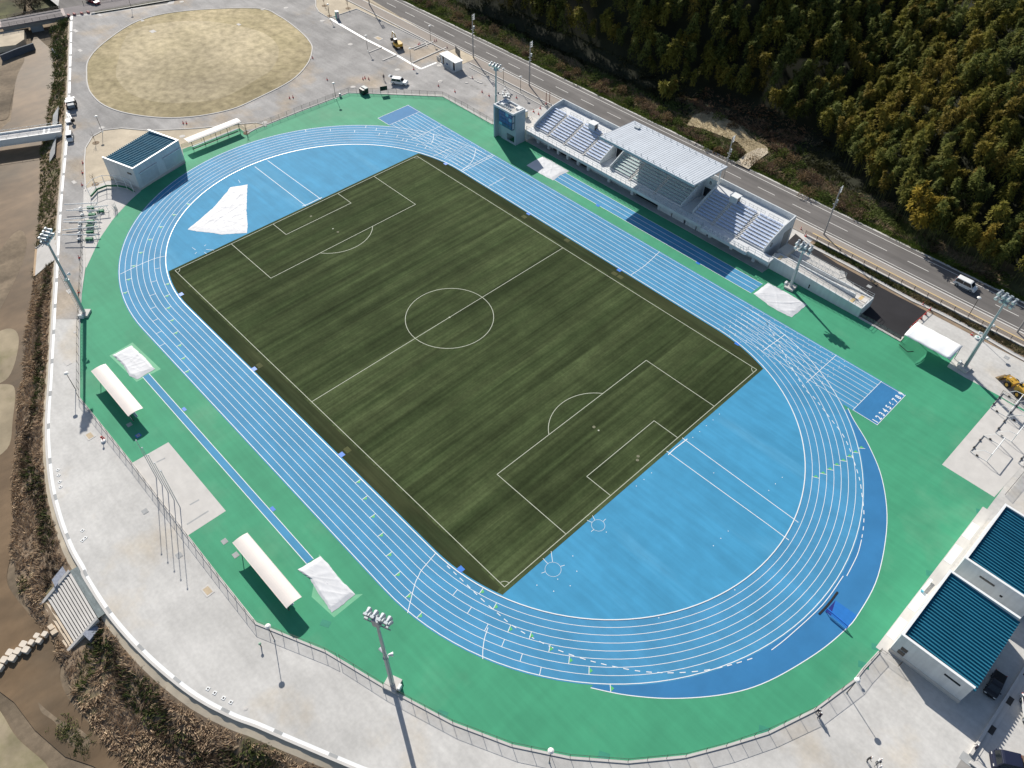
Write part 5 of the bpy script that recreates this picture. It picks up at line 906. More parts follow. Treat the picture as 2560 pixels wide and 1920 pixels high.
rl = ['in front of the white estate car', 'at the fence right of the white estate car', 'between the estate car and the white slabs', 'beside the portable building steps', 'on the yard left of the excavator', 'beside the portable toilet', 'near the fence lamp post', 'on the top edge of the round lawn kerb', 'on the path above the round lawn', 'at the fence corner right of the white shelter', 'on the top path beside the far hedge', 'on the sandy verge between the far shed and white shelter', 'at the foot of the lamp on the sandy corner', 'on the pale ground above the gutter']
r0 = None
for q, l in list(zip(RM, rl))[:15]:
    if r0 is None: r0 = thing('round_manhole', 'round white manhole cover ' + l, 'manhole', q, 0, 'round white manhole covers'); obj('ring', MB().tube((0, 0, 0), (0, 0, .03), .75, n=20), CONC, r0); obj('lid', MB().tube((0, 0, .03), (0, 0, .05), .5, n=20), CONC, r0)
    else: dup(r0, q, 0, 'round white manhole cover ' + l, (.42, .42, 1) if 'gutter' in l else None)
DM = [(-76.07,69.62),(-71.18,69.71),(-68.51,69.69),(-68.49,72.64),(-100.46,62.79)]
d0 = None
for q, l in zip(DM, ('nearest the portable building', 'second from the portable building', 'third from the portable building', 'nearest the slim mast', 'beside the short kerb near the excavator')):
    if d0 is None: d0 = thing('iron_manhole', 'dark round manhole lid ' + l, 'manhole', q, 0, 'dark manhole lids'); obj('rim', MB().tube((0, 0, 0), (0, 0, .015), .5, n=16), CONC2, d0); obj('lid', MB().tube((0, 0, .015), (0, 0, .03), .42, n=16), CONCD, d0)
    else: dup(d0, q, 0, 'dark round manhole lid ' + l)
BX = [(35.17,-75.22),(36.34,-74.83),(37.84,-74.31),(39.04,-73.86)] + [(-16.88,-74.79),(-15.66,-75.14),(-14.18,-75.59),(-13.01,-75.93)] + [(-2.16,-76.92),(-0.47,-77.19),(-0.31,-77.7)]
b0 = None
for k, q in enumerate(BX):
    l = ('small white socket box of the lower row beside the gutter, number in row as seen: ' if 0 else 'small white ground socket ') + (['first of the lower row by the gutter', 'second of the lower row by the gutter', 'third of the lower row by the gutter', 'last of the lower row by the gutter', 'first of the upper row by the river wall', 'second of the upper row by the river wall', 'third of the upper row by the river wall', 'last of the upper row by the river wall', 'first on the forecourt below the flag poles', 'right one on the forecourt below the flag poles', 'lower one on the forecourt below the flag poles'][k])
    if b0 is None: b0 = thing('ground_socket', l, 'socket', q, .4, 'small ground sockets'); obj('frame', MB().cbox((0, 0, .03), (.5, .5, .06)), WPAINT, b0); obj('hole', MB().cbox((0, 0, .05), (.24, .24, .03)), DARKS, b0)
    else: dup(b0, q, .4, l)

# ------------------------------------------------------------------ red cones and barriers
CN = [([(-95.7,48.78)][0], 'left of the standing person'), ([(-94.55,50.03)][0], 'second left of the standing person'), ([(-95.73,49.54)][0], 'between two others left of the standing person'), ([(-102.44,40.82)][0], 'alone at the lawn side of the yard'), ([(-116.88,45.56)][0], 'at the right end of the round lawn'), ([(-100.63,26.7)][0], 'on the path below the round lawn'), ([(-100.3,27.64)][0], 'on the path below the round lawn, right one'), ([(-108.36,-2.13)][0], 'on the path above the white shelter'), ([(-107.63,-1.53)][0], 'on the path above the white shelter, right one'),
      ([(-100.54,80.38)][0], 'at the paved entrance'), ([(-100.32,80.91)][0], 'at the paved entrance, second'), ([(-94.49,80.37)][0], 'at the end of the long entrance kerb'), ([(-102.09,75.05)][0], 'at the planter near the excavator'), ([(-102.1,75.64)][0], 'at the planter near the excavator, second'), ([(-90.31,63.53)][0], 'in the lamp shadow by the drain strip'), ([(-77.43,62.4)][0], 'on the yard right of the estate car'), ([(-71.56,63.67)][0], 'on the yard outside the fence corner'), ([(-66.12,69.33)][0], 'near the slim mast'), ([(-74.31,72.86)][0], 'among the loose slabs'),
      ([(-63.16,69.31)][0], 'left of the rubble heap'), ([(-56.96,74.3)][0], 'right of the rubble heap'), ([(-48.06,72.34)][0], 'by the trench behind the tower'), ([(-48.16,75.09)][0], 'at the road end of the trench'), ([(-46.22,72.45)][0], 'at the trench edge beside the grandstand'), ([(-48.78,78.03)][0], 'at the road fence by the grandstand corner'), ([(33.33,79.94)][0], 'on the wall above the grandstand end'), ([(35.59,78.45)][0], 'in the corner of the planted strip'), ([(65.73,75.87)][0], 'on the kerb above the black asphalt'), ([(67.62,75.48)][0], 'at the upper end of the barrier line'), ([(67.59,73.48)][0], 'second in the barrier line'), ([(67.59,71.52)][0], 'third in the barrier line'), ([(67.46,69.57)][0], 'fourth in the barrier line'), ([(67.48,67.54)][0], 'at the lower end of the barrier line'), ([(77.11,74.55)][0], 'lying on the pale yard by the drain channel'),
      ([(-70.95,-47.35)][0], 'on the path by the equipment pad'), ([(-59.65,-52.42)][0], 'on the path edge near the river mast'), ([(-107.55,-30.38)][0], 'at the sandy verge edge, upper'), ([(-103.28,-32.38)][0], 'at the sandy verge edge, middle'), ([(-98.13,-34.73)][0], 'at the sandy verge edge, lower'), ([(-18.19,-66.03)][0], 'by the fence beside the tan cover'), ([(-156.39,-18.08)][0], '')]
cn0 = None
for q, l in CN[:-1]:
    if cn0 is None:
        cn0 = thing('traffic_cone', 'red traffic cone ' + l, 'cone', q, 0, 'red traffic cones'); obj('cone', MB().tube((0, 0, .04), (0, 0, .75), .2, .05, 10), RED, cn0); obj('base', MB().cbox((0, 0, .025), (.45, .45, .05)), RED, cn0); obj('band', MB().tube((0, 0, .34), (0, 0, .52), .142, .098, 10), WPAINT, cn0)
    else: dup(cn0, q, 0, 'red traffic cone ' + l)
bl = MB(); qs = [(67.62,75.48),(67.59,73.48),(67.59,71.52),(67.46,69.57),(67.48,67.54)]
for k, (a, b_) in enumerate(zip(qs, qs[1:])):
    t = thing('barrier_rail', 'red barrier rail at the black asphalt edge, ' + ['nearest the drain channel', 'second from the drain channel', 'third from the drain channel', 'nearest the membrane canopy'][k], 'barrier', inset(a, b_, .5), heading(a, b_), 'red barrier rails'); l = math.dist(a, b_) * .46
    obj('rail', MB().tube((-l, 0, .7), (l, 0, .7), .05), RED, t); [obj('leg', MB().path([(s * l * .9, -.3, 0), (s * l * .9, 0, .7), (s * l * .9, .3, 0)], .03), DARKS, t) for s in (-1, 1)]
# ------------------------------------------------------------------ fences
def fence(label, pts, h=1.35, step=2.4, mat=None, name='mesh_fence', group='mesh fences', z=.1, top=True):
    pts = resample(pts, step); o = pts[0]; t = thing(name, label, 'fence', o, 0, group); P = [(x - o[0], y - o[1]) for x, y in pts]
    pm = MB().tube((0, 0, z), (0, 0, z + h), .036, n=6); p0 = None
    for i, (x, y) in enumerate(P):
        if p0 is None: p0 = obj('post', pm, DARKS, t, loc=(x, y, 0))
        else: c = p0.copy(); COL.objects.link(c); c.location = (x, y, 0); c.parent = t
    m = MB()
    for (x, y), (a, b) in zip(P, P[1:]): m.quad((x, y, z + .05), (a, b, z + .05), (a, b, z + h - .03), (x, y, z + h - .03))
    obj('mesh_panel', m, mat or CHAIN, t)
    if top:
        r = MB(); r.path([(x, y, z + h) for x, y in P], .024, 5); obj('top_rail', r, DARKS, t)
    return t
fence('chain link fence from the grey path to its gate by the lower shelter', [(-30.42,-65.1),(-9.31,-64.95),(5.95,-65.11),(20.43,-65.2)] + [(31.18,-65.23),(42.05,-60.11),(43.93,-59.39)])
fence('chain link fence curving round the near end of the track to the window shed', [(44.36,-59.19),(51.9,-57.1),(54.29,-56.28),(62.58,-53.34)] + [(70.32,-49.47),(76.78,-44.92),(82.5,-39.73),(87.4,-33.55),(90.35,-28.48),(93.19,-22.74)] + [(96.01,-15.57),(97.72,-7.6),(97.72,-5.34),(98.05,-1.27)])
fence('short chain link fence between the curved fence and the window shed', [(98.16,-1.46),(101.01,-1.31),(101.1,-0.96)])
fence('chain link fence along the river side of the green surface', [(-30.61,-65.02)] + [(-33.99,-63.54),(-48.19,-57.33),(-58.96,-52.22),(-69.24,-47.31),(-79.39,-42.76)])
fence('chain link fence at the far left behind the green surface', [(-91.91,7.7)] + [(-92.53,10.81),(-92.46,25.53),(-91.94,40.91)])
fence('chain link fence at the far end behind the black bin and notice board', [(-91.94,40.91),(-81.97,50.55),(-71.79,59.32)])
fence('chain link fence from the far corner to the timing tower', [(-71.79,59.32),(-61.54,59.74),(-50.81,59.3)])
fence('chain link fence behind the white bench shelter', [(-96.76,-8.61),(-96,7.85),(-92.17,7.85)], 1.2, 2.6, NETG)
fence('low wire fence between the black asphalt yard and the green surface', [(58.39,62.49),(61.39,62.59),(67.7,62.4)], 1.0, 1.6, CHAINL)
fence('low chain link fence behind the goal frames pad', [(95.71,61.63),(91,62.04),(88.35,62.3)], 1.3, 1.9)
fence('white pipe fence beside the goal frames pad and rear shed', [(98.85,40.07),(99.08,47.42)] + [(98.4,59.64)], 1.1, 1.0, CHAINL)
# road railing
pts = [(35.2 + 3.0 * i, 78.7) for i in range(36)]
rt = thing('road_railing', 'long brown three rail fence along the pavement above the planted strip', 'fence', pts[0], 0)
m = MB()
for zz in (.75, 1.0, 1.25): m.box(0, 105, -.03, .03, zz, zz + .05)
obj('rail', m, M('brown_steel', (.10, .07, .055), .6, .05), rt); p0 = None
for x, y in pts:
    if p0 is None: p0 = obj('post', MB().box(-.05, .05, -.05, .05, .3, 1.35), bpy.data.materials['brown_steel'], rt)
    else: c = p0.copy(); COL.objects.link(c); c.parent = rt; c.location = (x - 35.2, 0, 0)
gt = thing('dark_gate', 'dark grey sliding gate panel at the paved entrance by the portable building', 'gate', [(-88.79,79.83)][0], heading(*[(-91.18,80.73),(-87.02,79.46)])); m = MB(); [m.box(-1.8 + .3 * i, -1.75 + .3 * i, -.04, .04, 0, 2.0) for i in range(13)]; m.box(-1.8, 1.85, -.05, .05, 1.95, 2.05); m.box(-1.8, 1.85, -.05, .05, .1, .2); obj('bars', m, M('gate_grey', (.22, .22, .22), .6, .05), gt); obj('sheet', MB().box(-1.7, 1.75, -.02, .02, .2, 1.9), bpy.data.materials['gate_grey'], gt)
# striped posts by the road at the grandstand corner
for k, q in enumerate([(-49.13,78.39),(-48.69,79.35),(-41.4,77.68)]): tag(obj('barrier_post', MB().tube((0, 0, 0), (0, 0, 3.2 if k < 2 else 1.2), .09, n=8), M('brown_red_post', (.22, .09, .07), .6, .1) if k == 0 else bpy.data.materials['brown_red_post'], loc=(*q, 0)), 'brown red barrier post by the grandstand corner, ' + ['the tall one', 'the second tall one', 'the low one behind the grandstand'][k], 'post', 'barrier posts')

# ------------------------------------------------------------------ bridges and river works
def plank(t, name, a, b, w, z0, z1, mat):
    m = MB(); m.ribbon([a, b], w, z0, thick=z1 - z0); return obj(name, m, mat, t)
A_, B_ = [(-205.14,-14.53),(-200.24,3.24)]; d_ = heading(A_, B_)
br = thing('road_bridge', 'dark asphalt road bridge over the river at the top left corner', 'bridge', A_, d_); L = math.dist(A_, B_)
obj('deck', MB().box(-30, L + 30, -3.2, 3.4, -.6, .02), M('dark_bridge_asphalt', (.21, .19, .19), .9, .1, .3, .1), br); obj('deck_beam', MB().box(0, L, -2.9, 3.1, -1.6, -.602), CONCD, br); obj('pier', MB().box(L * .42, L * .62, -2.4, 2.4, -3.6, -1.602), CONC2, br)
for x in (-.4, L + .4): obj('joint_band', MB().box(x - .5, x + .5, -3.1, 3.3, .021, .05), M('pink_joint', (.50, .43, .40), .9, .1), br)
for y in (-3.1, 3.3): obj('parapet_rail', railing([(0, y, 0), (L, y, 0)], 1.0, 2.2, .05, (.35, .7)), DARKS, br)
obj('kerb', MB().box(0, L, 1.7, 2.0, .021, .2), CONCD, br)
fr = MB(); fr.sheet([(-205.06,4.1),(-196.01,2.61),(-195.34,4.34),(-193.33,11.85)] + [(-189.32,18.47),(-183.76,32.23),(-187.31,38.36),(-217.74,21.29)] + [(-219.35,11)], .009); struct('far_road', fr, ASPH)
rk_ = thing('far_hedge_kerb', 'long pale kerb with a narrow strip of green weeds beside the far road', 'kerb', [(-192.32,10.08)][0], 0); o_ = [(-192.32,10.08)][0]
obj('kerb', MB().ribbon([(x - o_[0], y - o_[1]) for x, y in [(-192.51,9.88),(-189.54,18.57),(-187.01,27.6),(-184.43,35.76),(-183.33,40.56)]], .5, 0, thick=.35), CONC, rk_); obj('weed_strip', MB().ribbon([(x - o_[0], y - o_[1] + 1.1) for x, y in [(-192.38,10.01),(-189.54,18.57),(-187.01,27.6),(-184.43,35.76),(-183.33,40.56)]], 1.2, .03, thick=.3), VERGE, rk_)
tag(obj('railing', railing([(x, y, 0) for x, y in [(-201.8,11.33),(-200.28,15.47),(-197.39,24.37)]], 1.1, 4, .07), DARKS), 'dark road railing in front of the red car at the top left', 'railing')
for k, q in enumerate([(-195.56,5.6),(-194.6,7.67),(-193.99,9.6),(-195.98,3.89)]): tag(obj('roadside_block', MB().cbox((0, 0, .3), (1.1, .5, .6), .2), M('pink_block', (.45, .22, .2), .8, .1) if k == 0 else bpy.data.materials['pink_block'], loc=(*q, 0)), 'pink roadside block by the upper bridge, ' + ['second from the bridge', 'third from the bridge', 'farthest from the bridge', 'nearest the bridge'][k], 'block', 'pink barrier blocks')
P_ = [(-127.24,-27.56)][0]; Q_ = [(-133.79,-41.15)][0]; d_ = heading(Q_, P_)
b2 = thing('foot_bridge', 'white concrete bridge crossing the river beside the small white car', 'bridge', P_, d_)
obj('deck', MB().box(-70, 0, -1.9, 1.9, -.9, .15), M('bridge_concrete', (.52, .51, .50), .85, .15, .4, .1), b2); obj('girder', MB().box(-70, -1.2, -1.7, 1.7, -1.5, -.902), WPAINT, b2); obj('abutment', MB().box(-1.2, .2, -2.1, 2.1, -3.3, -.9), CONC2, b2)
for y in (-1.95, 1.95): obj('parapet', MB().box(-70, .1, y - .14, y + .14, -.9, .55), WPAINT, b2); obj('bridge_rail', railing([(-68, y, .55), (0, y, .55)], .7, 2.6, .035), STEEL, b2)
obj('joint_band', MB().box(-3.4, -2.9, -1.8, 1.8, .152, .16).box(-4.6, -4.1, -1.8, 1.8, .152, .16), WPAINT, b2)
pr = [(-132.91,-28.36),(-138.81,-25.6),(-140.97,-22.75),(-131.64,-26.99)]; tag(obj('slope_panel', MB().add([(*pr[0], -1.4), (*pr[1], -1.2), (*pr[2], -.3), (*pr[3], -.2)], [(0, 1, 2, 3)]).add([(*pr[0], -1.9), (*pr[1], -1.7), (*pr[2], -.8), (*pr[3], -.7)], [(3, 2, 1, 0)]), CONC2), 'grey concrete slope panel on the upper side of the white bridge', 'slope panel')
pr = [(-116.75,-35.94),(-121.3,-33.92),(-127.14,-29.19),(-117.88,-33.52)]; tag(obj('slope_panel', MB().add([(*pr[0], -1.8), (*pr[1], -1.7), (*pr[2], -.4), (*pr[3], -.5)], [(0, 1, 2, 3)]).add([(*pr[0], -2.3), (*pr[1], -2.2), (*pr[2], -.9), (*pr[3], -1.)], [(3, 2, 1, 0)]), CONC2), 'grey concrete slope panel on the lower side of the white bridge', 'slope panel')
rwp = [(-185.3,-22.7),(-186.49,-16.99),(-186.86,-12.01)]; rw_ = MB(); rw_.ribbon([(x, y) for x, y in rwp], .5, -3.4, thick=2.3); tag(obj('retaining_wall', rw_, M('dark_wall', (.10, .115, .14), .8, .1)), 'dark retaining wall on the far river bank at the top left', 'wall')
wp = [(-181.29,-8.72),(-174.56,-9.59)]; rw_ = MB(); rw_.ribbon(wp, .4, -3.4, thick=1.6); tag(obj('retaining_wall', rw_, bpy.data.materials['dark_wall']), 'short dark retaining wall with a pale cap by the bushes on the near bank', 'wall')
# concrete slipway beside the river mast
sp = [(x, y) for x, y in [(-84.09,-46.59),(-74.41,-51.35)]] + [(x, y) for x, y in [(-75.67,-56.64),(-85.27,-52.31)]]
m = MB(); zz = (-.15, -.15, -2.85, -2.85); m.add([(x, y, z) for (x, y), z in zip(sp, zz)] + [(x, y, z - .4) for (x, y), z in zip(sp, zz)], [(3, 2, 1, 0), (4, 5, 6, 7), (0, 1, 5, 4), (1, 2, 6, 5), (2, 3, 7, 6), (3, 0, 4, 7)])
sw_ = thing('slipway', 'plain white concrete slipway on the river bank below the mast head', 'slipway', (0, 0)); obj('slab', m, CONC, sw_)
m = MB(); a, b = Vector((*sp[0], -.05)), Vector((*sp[3], -2.75)); [m.cbox(tuple(a.lerp(b, i / 12)), (.3, .3, .25), .4) for i in range(13)]; obj('edge_blocks', m, CONC2, sw_)
m = MB(); m.ribbon([sp[3], sp[2]], .5, -3.1, thick=.35); obj('toe_beam', m, M('tan_toe', (.45, .32, .2), .9, .1), sw_)
# stepped revetment
Tq = [(3.68,-81.52),(14.29,-81.83)]; Bq = [(4.25,-87.66),(14.26,-87.51)]
stp = thing('stone_steps', 'broad white concrete steps going down the bank to the stepping stones', 'steps', (0, 0)); NS = 13
for i in range(NS):
    a0, a1 = inset(Tq[0], Bq[0], i / NS), inset(Tq[0], Bq[0], (i + 1) / NS); c0, c1 = inset(Tq[1], Bq[1], i / NS), inset(Tq[1], Bq[1], (i + 1) / NS); z = .0 - 2.9 * i / NS
    obj('step', MB().prism([a0, inset(a0, a1, .74), inset(c0, c1, .74), c0], z - 1.0, z), CONC if i < 10 else M('tan_step', (.60, .50, .38), .85, .1) if i == 10 else bpy.data.materials['tan_step'], stp)
m = MB(); m.add([(*Tq[0], -.35), (*Bq[0], -3.2), (*Bq[1], -3.2), (*Tq[1], -.35), (*Tq[0], -1.4), (*Bq[0], -4.2), (*Bq[1], -4.2), (*Tq[1], -1.4)], [(0, 1, 2, 3), (7, 6, 5, 4)]); obj('step_bed', m, CONCD, stp)  # darker bed under the step slots, coloured to imitate shadow lines between steps
for a, b in ((Tq[0], Bq[0]), (Tq[1], Bq[1])):
    d = Vector((b[0] - a[0], b[1] - a[1], 0)).normalized(); nn = Vector((-d.y, d.x, 0)) * .25; m = MB(); vs = []
    for p_, z in ((a, .25), (b, -2.6)): v = Vector((*p_, z)); vs += [v - nn, v + nn, v - nn - Vector((0, 0, 1.3)), v + nn - Vector((0, 0, 1.3))]
    m.add(vs, [(0, 1, 5, 4), (0, 4, 6, 2), (1, 3, 7, 5), (4, 5, 7, 6), (0, 2, 3, 1)]); obj('side_beam', m, CONC, stp)
for q in ([(1.43,-82.01),(2.79,-82.07),(4.25,-84.34),(2.64,-84.23)], [(13.75,-82.61),(15.42,-82.36),(16.25,-84.28),(14.6,-84.54)]): obj('stone_panel', MB().prism(q, -1.4, -.75), M('blue_grey_stone', (.25, .27, .32), .85, .2, 2.5, .2) if 'blue_grey_stone' not in bpy.data.materials else bpy.data.materials['blue_grey_stone'], stp)
obj('landing_strip', MB().sheet([(3.72,-80.09),(14.27,-80.42),(14.31,-81.73),(3.65,-81.5)], .03), M('blue_grey_gravel', (.19, .22, .22), .9, .2, .8, .2), stp)
for q in ([(8.53,-88.08),(9.4,-88),(9.47,-87.26),(8.5,-87.35)], [(9.69,-88.12),(10.43,-88.09),(10.49,-87.19),(9.62,-87.27)]): obj('lower_landing', MB().prism(q, -3.3, -2.4), bpy.data.materials['tan_step'], stp)
SS = [(9.38,-88.83),(8.84,-89.81),(9.81,-89.87),(9.31,-90.81),(8.78,-91.78),(9.89,-91.84),(9.27,-92.82),(8.7,-93.74),(9.78,-93.8),(9.24,-94.78),(9.92,-95.72)]
ss0 = None
for k, q in enumerate(SS):
    l = 'cream stepping stone in the river, ' + ['nearest the steps', 'upper one of the pair second from the steps', 'lower one of the pair second from the steps', 'single one in the middle near the steps', 'upper one of the middle pair', 'lower one of the middle pair', 'single one beyond the middle pair', 'upper one of the far pair', 'lower one of the far pair', 'single one near the left edge', 'cut by the left edge'][k]
    if ss0 is None: ss0 = tag(obj('stepping_stone', MB().prism([(-.46, -.34), (-.34, -.46), (.34, -.46), (.46, -.34), (.46, .34), (.34, .46), (-.34, .46), (-.46, .34)], -.8, .12), M('cream_stone', (.68, .60, .50), .85, .06), loc=(*q, -2.5)), l, 'stepping stone', 'stepping stones across the river'); ss0.rotation_euler = (0, 0, R(32)); ss0.scale = (.85, .85, 1)
    else: c = ss0.copy(); COL.objects.link(c); c.location = (*q, -2.5); c['label'] = l; s_ = .85 if k < 4 else 1.05; c.scale = (s_, s_, 1)
# wall between the sheds yard and the lower car park
q = [(113.79,-4.06),(113.83,11.09)]
yw = thing('gutter_wall', 'low grey wall with a white gutter strip running past the parked pickup', 'wall', q[0], heading(*q)); L = math.dist(*q) * 1.6
obj('wall', MB().box(-1.5, L, -.2, .2, 0, .45), CONC, yw); obj('gutter_strip', MB().box(-1.5, L, -.95, -.25, .03, .06), CONC, yw); m = MB(); [m.box(3.2 + 5.8 * i, 4.6 + 5.8 * i, -.96, -.24, .061, .075) for i in range(5)]; obj('grate', m, DARKS, yw)
tag(obj('corner_kerb', MB().ribbon([(114.17,-6.45),(115.57,-6.37)], .5, 0, thick=.3), CONC), 'white kerb stub leading off the bottom edge beside the grey grate', 'kerb')
struct('coarse_gravel', MB().sheet([(113.21,-7.14),(113.38,-6.65),(114.1,-6.64),(115.4,-6.53),(115.17,-7.93),(113.24,-8.91)], .01), CONCD)

# ------------------------------------------------------------------ people
def person(label, loc, rz, shirt, pants, cap, bend=0., arm=(.25, .25), hair=NAVY):
    t = thing('person', label, 'person', loc, rz, 'people on the site'); b = R(bend)
    def up(x, y, z):      # bend above the hip
        dz = z - .93; return (x + dz * math.sin(b), y, .93 + dz * math.cos(b)) if dz > 0 else (x, y, z)
    V = []; E = []; Rd = []
    def v(p, r, par=None):
        V.append(p); Rd.append(r)
        if par is not None: E.append((par, len(V) - 1))
        return len(V) - 1
    hip = v((0, 0, .95), .135); wa = v(up(0, 0, 1.12), .125, hip); ch = v(up(0, 0, 1.34), .15, wa); nk = v(up(0, 0, 1.50), .06, ch); hd = v(up(.015, 0, 1.60), .085, nk); hd2 = v(up(.02, 0, 1.70), .09, hd); v(up(.115, 0, 1.645), .018, hd)
    for s, ar in ((-1, arm[0]), (1, arm[1])):
        th = v((.0, s * .1, .86), .09, hip); kn = v((.02, s * .11, .48), .062, th); an = v((-.02, s * .11, .09), .042, kn); v((.16, s * .13, .04), .04, an)
        sh = v(up(0, s * .19, 1.42), .06, ch); eb = v(up(ar * .5, s * .26, 1.16), .045, sh); wr = v(up(ar * 1.2, s * .25, .98), .03, eb); pm = v(up(ar * 1.35, s * .25, .92), .028, wr)
        for k in range(4): fp = v(up(ar * 1.4 + .012 * k - .02, s * .25, .865 - .006 * (k % 2)), .009, pm); v(up(ar * 1.42 + .014 * k - .025 + .02, s * .245, .825 + .008 * abs(k - 1)), .008, fp)
        tb = v(up(ar * 1.38 + .05, s * .23, .90), .010, pm); v(up(ar * 1.42 + .06, s * .225, .87), .009, tb)
    me = bpy.data.meshes.new('tmp'); me.from_pydata(V, E, []); o = bpy.data.objects.new('tmp', me); COL.objects.link(o)
    sk = o.modifiers.new('s', 'SKIN'); 
    for i, r in enumerate(Rd): me.skin_vertices[0].data[i].radius = (r, r)
    me.skin_vertices[0].data[0].use_root = True; ss_ = o.modifiers.new('d', 'SUBSURF'); ss_.levels = 1; ss_.render_levels = 1
    dg = bpy.context.evaluated_depsgraph_get(); m2 = bpy.data.meshes.new_from_object(o.evaluated_get(dg)); bpy.data.objects.remove(o)
    m2.materials.clear(); [m2.materials.append(x) for x in (shirt, pants, SKIN, RUBBER)]
    inv = Matrix.Rotation(0, 3, 'Y')
    for p in m2.polygons:
        c = p.center; z = c.z
        if z > .95: dx, dz = c.x, c.z - .93; z = .93 + dx * math.sin(b) + dz * math.cos(b)
        p.material_index = 3 if z < .1 else 1 if z < .98 and abs(c.y) < .21 else 2 if z > 1.5 or z < 1.0 else 0; p.use_smooth = True
    bo = bpy.data.objects.new('body', m2); COL.objects.link(bo); bo.parent = t
    hp = up(.0, 0, 1.715); obj('cap' if cap else 'hair', MB().ball(hp, .112, 10, 6, .8), cap or hair, t, True)
    for s in (-1, 1): obj('eye', MB().ball(up(.098, s * .032, 1.665), .011, 6, 4), RUBBER, t); obj('ear', MB().ball(up(.01, s * .088, 1.64), .022, 6, 4), SKIN, t)
    obj('mouth', MB().cbox(up(.097, 0, 1.60), (.01, .04, .008)), RED, t)
    return t
WS = M('white_shirt', (.7, .7, .7), .8, .03); GS = M('grey_trousers', (.16, .17, .18), .8, .05)
person('person in dark clothes standing beside the open white estate car', [(-91.08,53.02)][0], R(-40), NAVY, NAVY, None)
person('person in navy with a white cap leaning on the curved fence', [(96.99,-16.2)][0], R(115), NAVY, NAVY, WPAINT, 14, (.3, .3))
person('person in black with a light band hat on the track side of the curved fence', [(96.48,-15.7)][0], R(-70), NAVY, BLACKP, WPAINT, 8, (.25, .3))
person('person in black with a white cap on the pale ground at the bottom edge', [(104.47,-16.35)][0], R(20), BLACKP, BLACKP, WPAINT, 18, (.3, .2))
person('person in a white shirt and hat bending over a tripod at the bottom edge', [(105.53,-15.79)][0], R(60), WS, GS, WPAINT, 26, (.4, .4))
person('person in a white hat cut by the bottom edge', [(106.01,-16.55)][0], R(70), WS, NAVY, WPAINT, 15, (.35, .3))
person('person in dark clothes by the gutter wall at the bottom right', [(113.82,-4.46)][0], R(200), NAVY, NAVY, WPAINT, 5)
tp = thing('survey_tripod', 'black survey tripod between the people at the bottom edge', 'tripod', [(105.76,-15.86)][0], 0); [obj('leg', MB().tube((.45 * math.cos(a), .45 * math.sin(a), 0), (0, 0, 1.2), .025, n=6), BLACKP, tp) for a in (0, 2.1, 4.2)]; obj('instrument', MB().box(-.1, .1, -.1, .1, 1.2, 1.5), BLACKP, tp)
for k, (q, l) in enumerate((([(97.99,-7.44)][0], 'grey post box on the curved fence'), ([(34.93,-66.46)][0], 'green capped marker post outside the fence by the lower lamp'))):
    t = thing('marker_post', l, 'post', q, 0); obj('post', MB().tube((0, 0, 0), (0, 0, .9), .08, n=8), DARKS, t); obj('cap', MB().ball((0, 0, .95), .22, 10, 6, .7), [STEEL, M('green_cap', (.25, .42, .3), .6, .05)][k], t)
t = thing('red_post', 'red headed white marker by the fence beside the tan cover', 'post', [(-17.53,-66.29)][0], 0); obj('base', MB().tube((0, 0, 0), (0, 0, .3), .45, .35, 12), WPAINT, t); obj('head', MB().tube((0, 0, .3), (0, 0, 1.1), .06, n=8).ball((0, 0, 1.15), .2, 8, 6), RED, t)
t = thing('round_bin', 'pale round bin standing at the fence lamp by the black box bin', 'bin', [(-91.62,37.77)][0], 0); obj('bin_body', MB().tube((0, 0, 0), (0, 0, .9), .3, .33, 12), CONC, t); obj('bin_lid', MB().tube((0, 0, .9), (0, 0, 1.0), .34, .2, 12), WPAINT, t)
t = thing('hose_reel', 'white round hose reel lying by the drain channel near the membrane canopy', 'hose reel', [(78.27,74.42)][0], 0); obj('reel', MB().tube((0, 0, 0), (0, 0, .35), .55, n=16), WPAINT, t); obj('hub', MB().tube((0, 0, .35), (0, 0, .45), .25, n=12), M('aqua_hub', (.4, .6, .55), .5, 0), t)

# ------------------------------------------------------------------ vegetation
class TB:      # triangle/quads with per-vertex tint
    def __init__(s): s.v = []; s.f = []; s.c = []
    def blade(s, p, d, u, l, w, col):
        p = Vector(p); d = d * l; u = u * w * .5; n = len(s.v); s.v += [tuple(p - u), tuple(p + u), tuple(p + d * .6 + u * .8), tuple(p + d), tuple(p + d * .6 - u * .8)]; s.f.append((n, n + 1, n + 2, n + 3, n + 4)); s.c += [col] * 5
    def build(s, name, mat, parent=None, loc=None):
        me = bpy.data.meshes.new(name); me.from_pydata(s.v, [], s.f); a = me.attributes.new('tint', 'FLOAT_COLOR', 'POINT'); a.data.foreach_set('color', [x for c in s.c for x in (*c, 1)]); me.materials.append(mat); me.update()
        o = bpy.data.objects.new(name, me); COL.objects.link(o); o.parent = parent
        if loc: o.location = loc
        return o
def rv(r): 
    a = r.uniform(0, 6.283); z = r.uniform(-1, 1); q = math.sqrt(1 - z * z); return Vector((q * math.cos(a), q * math.sin(a), z))
def shade(c, k): return tuple(max(0, x * k) for x in c)
BAM = [(.205, .190, .040), (.175, .175, .042), (.135, .150, .040), (.25, .205, .042), (.225, .175, .040), (.115, .132, .038)]
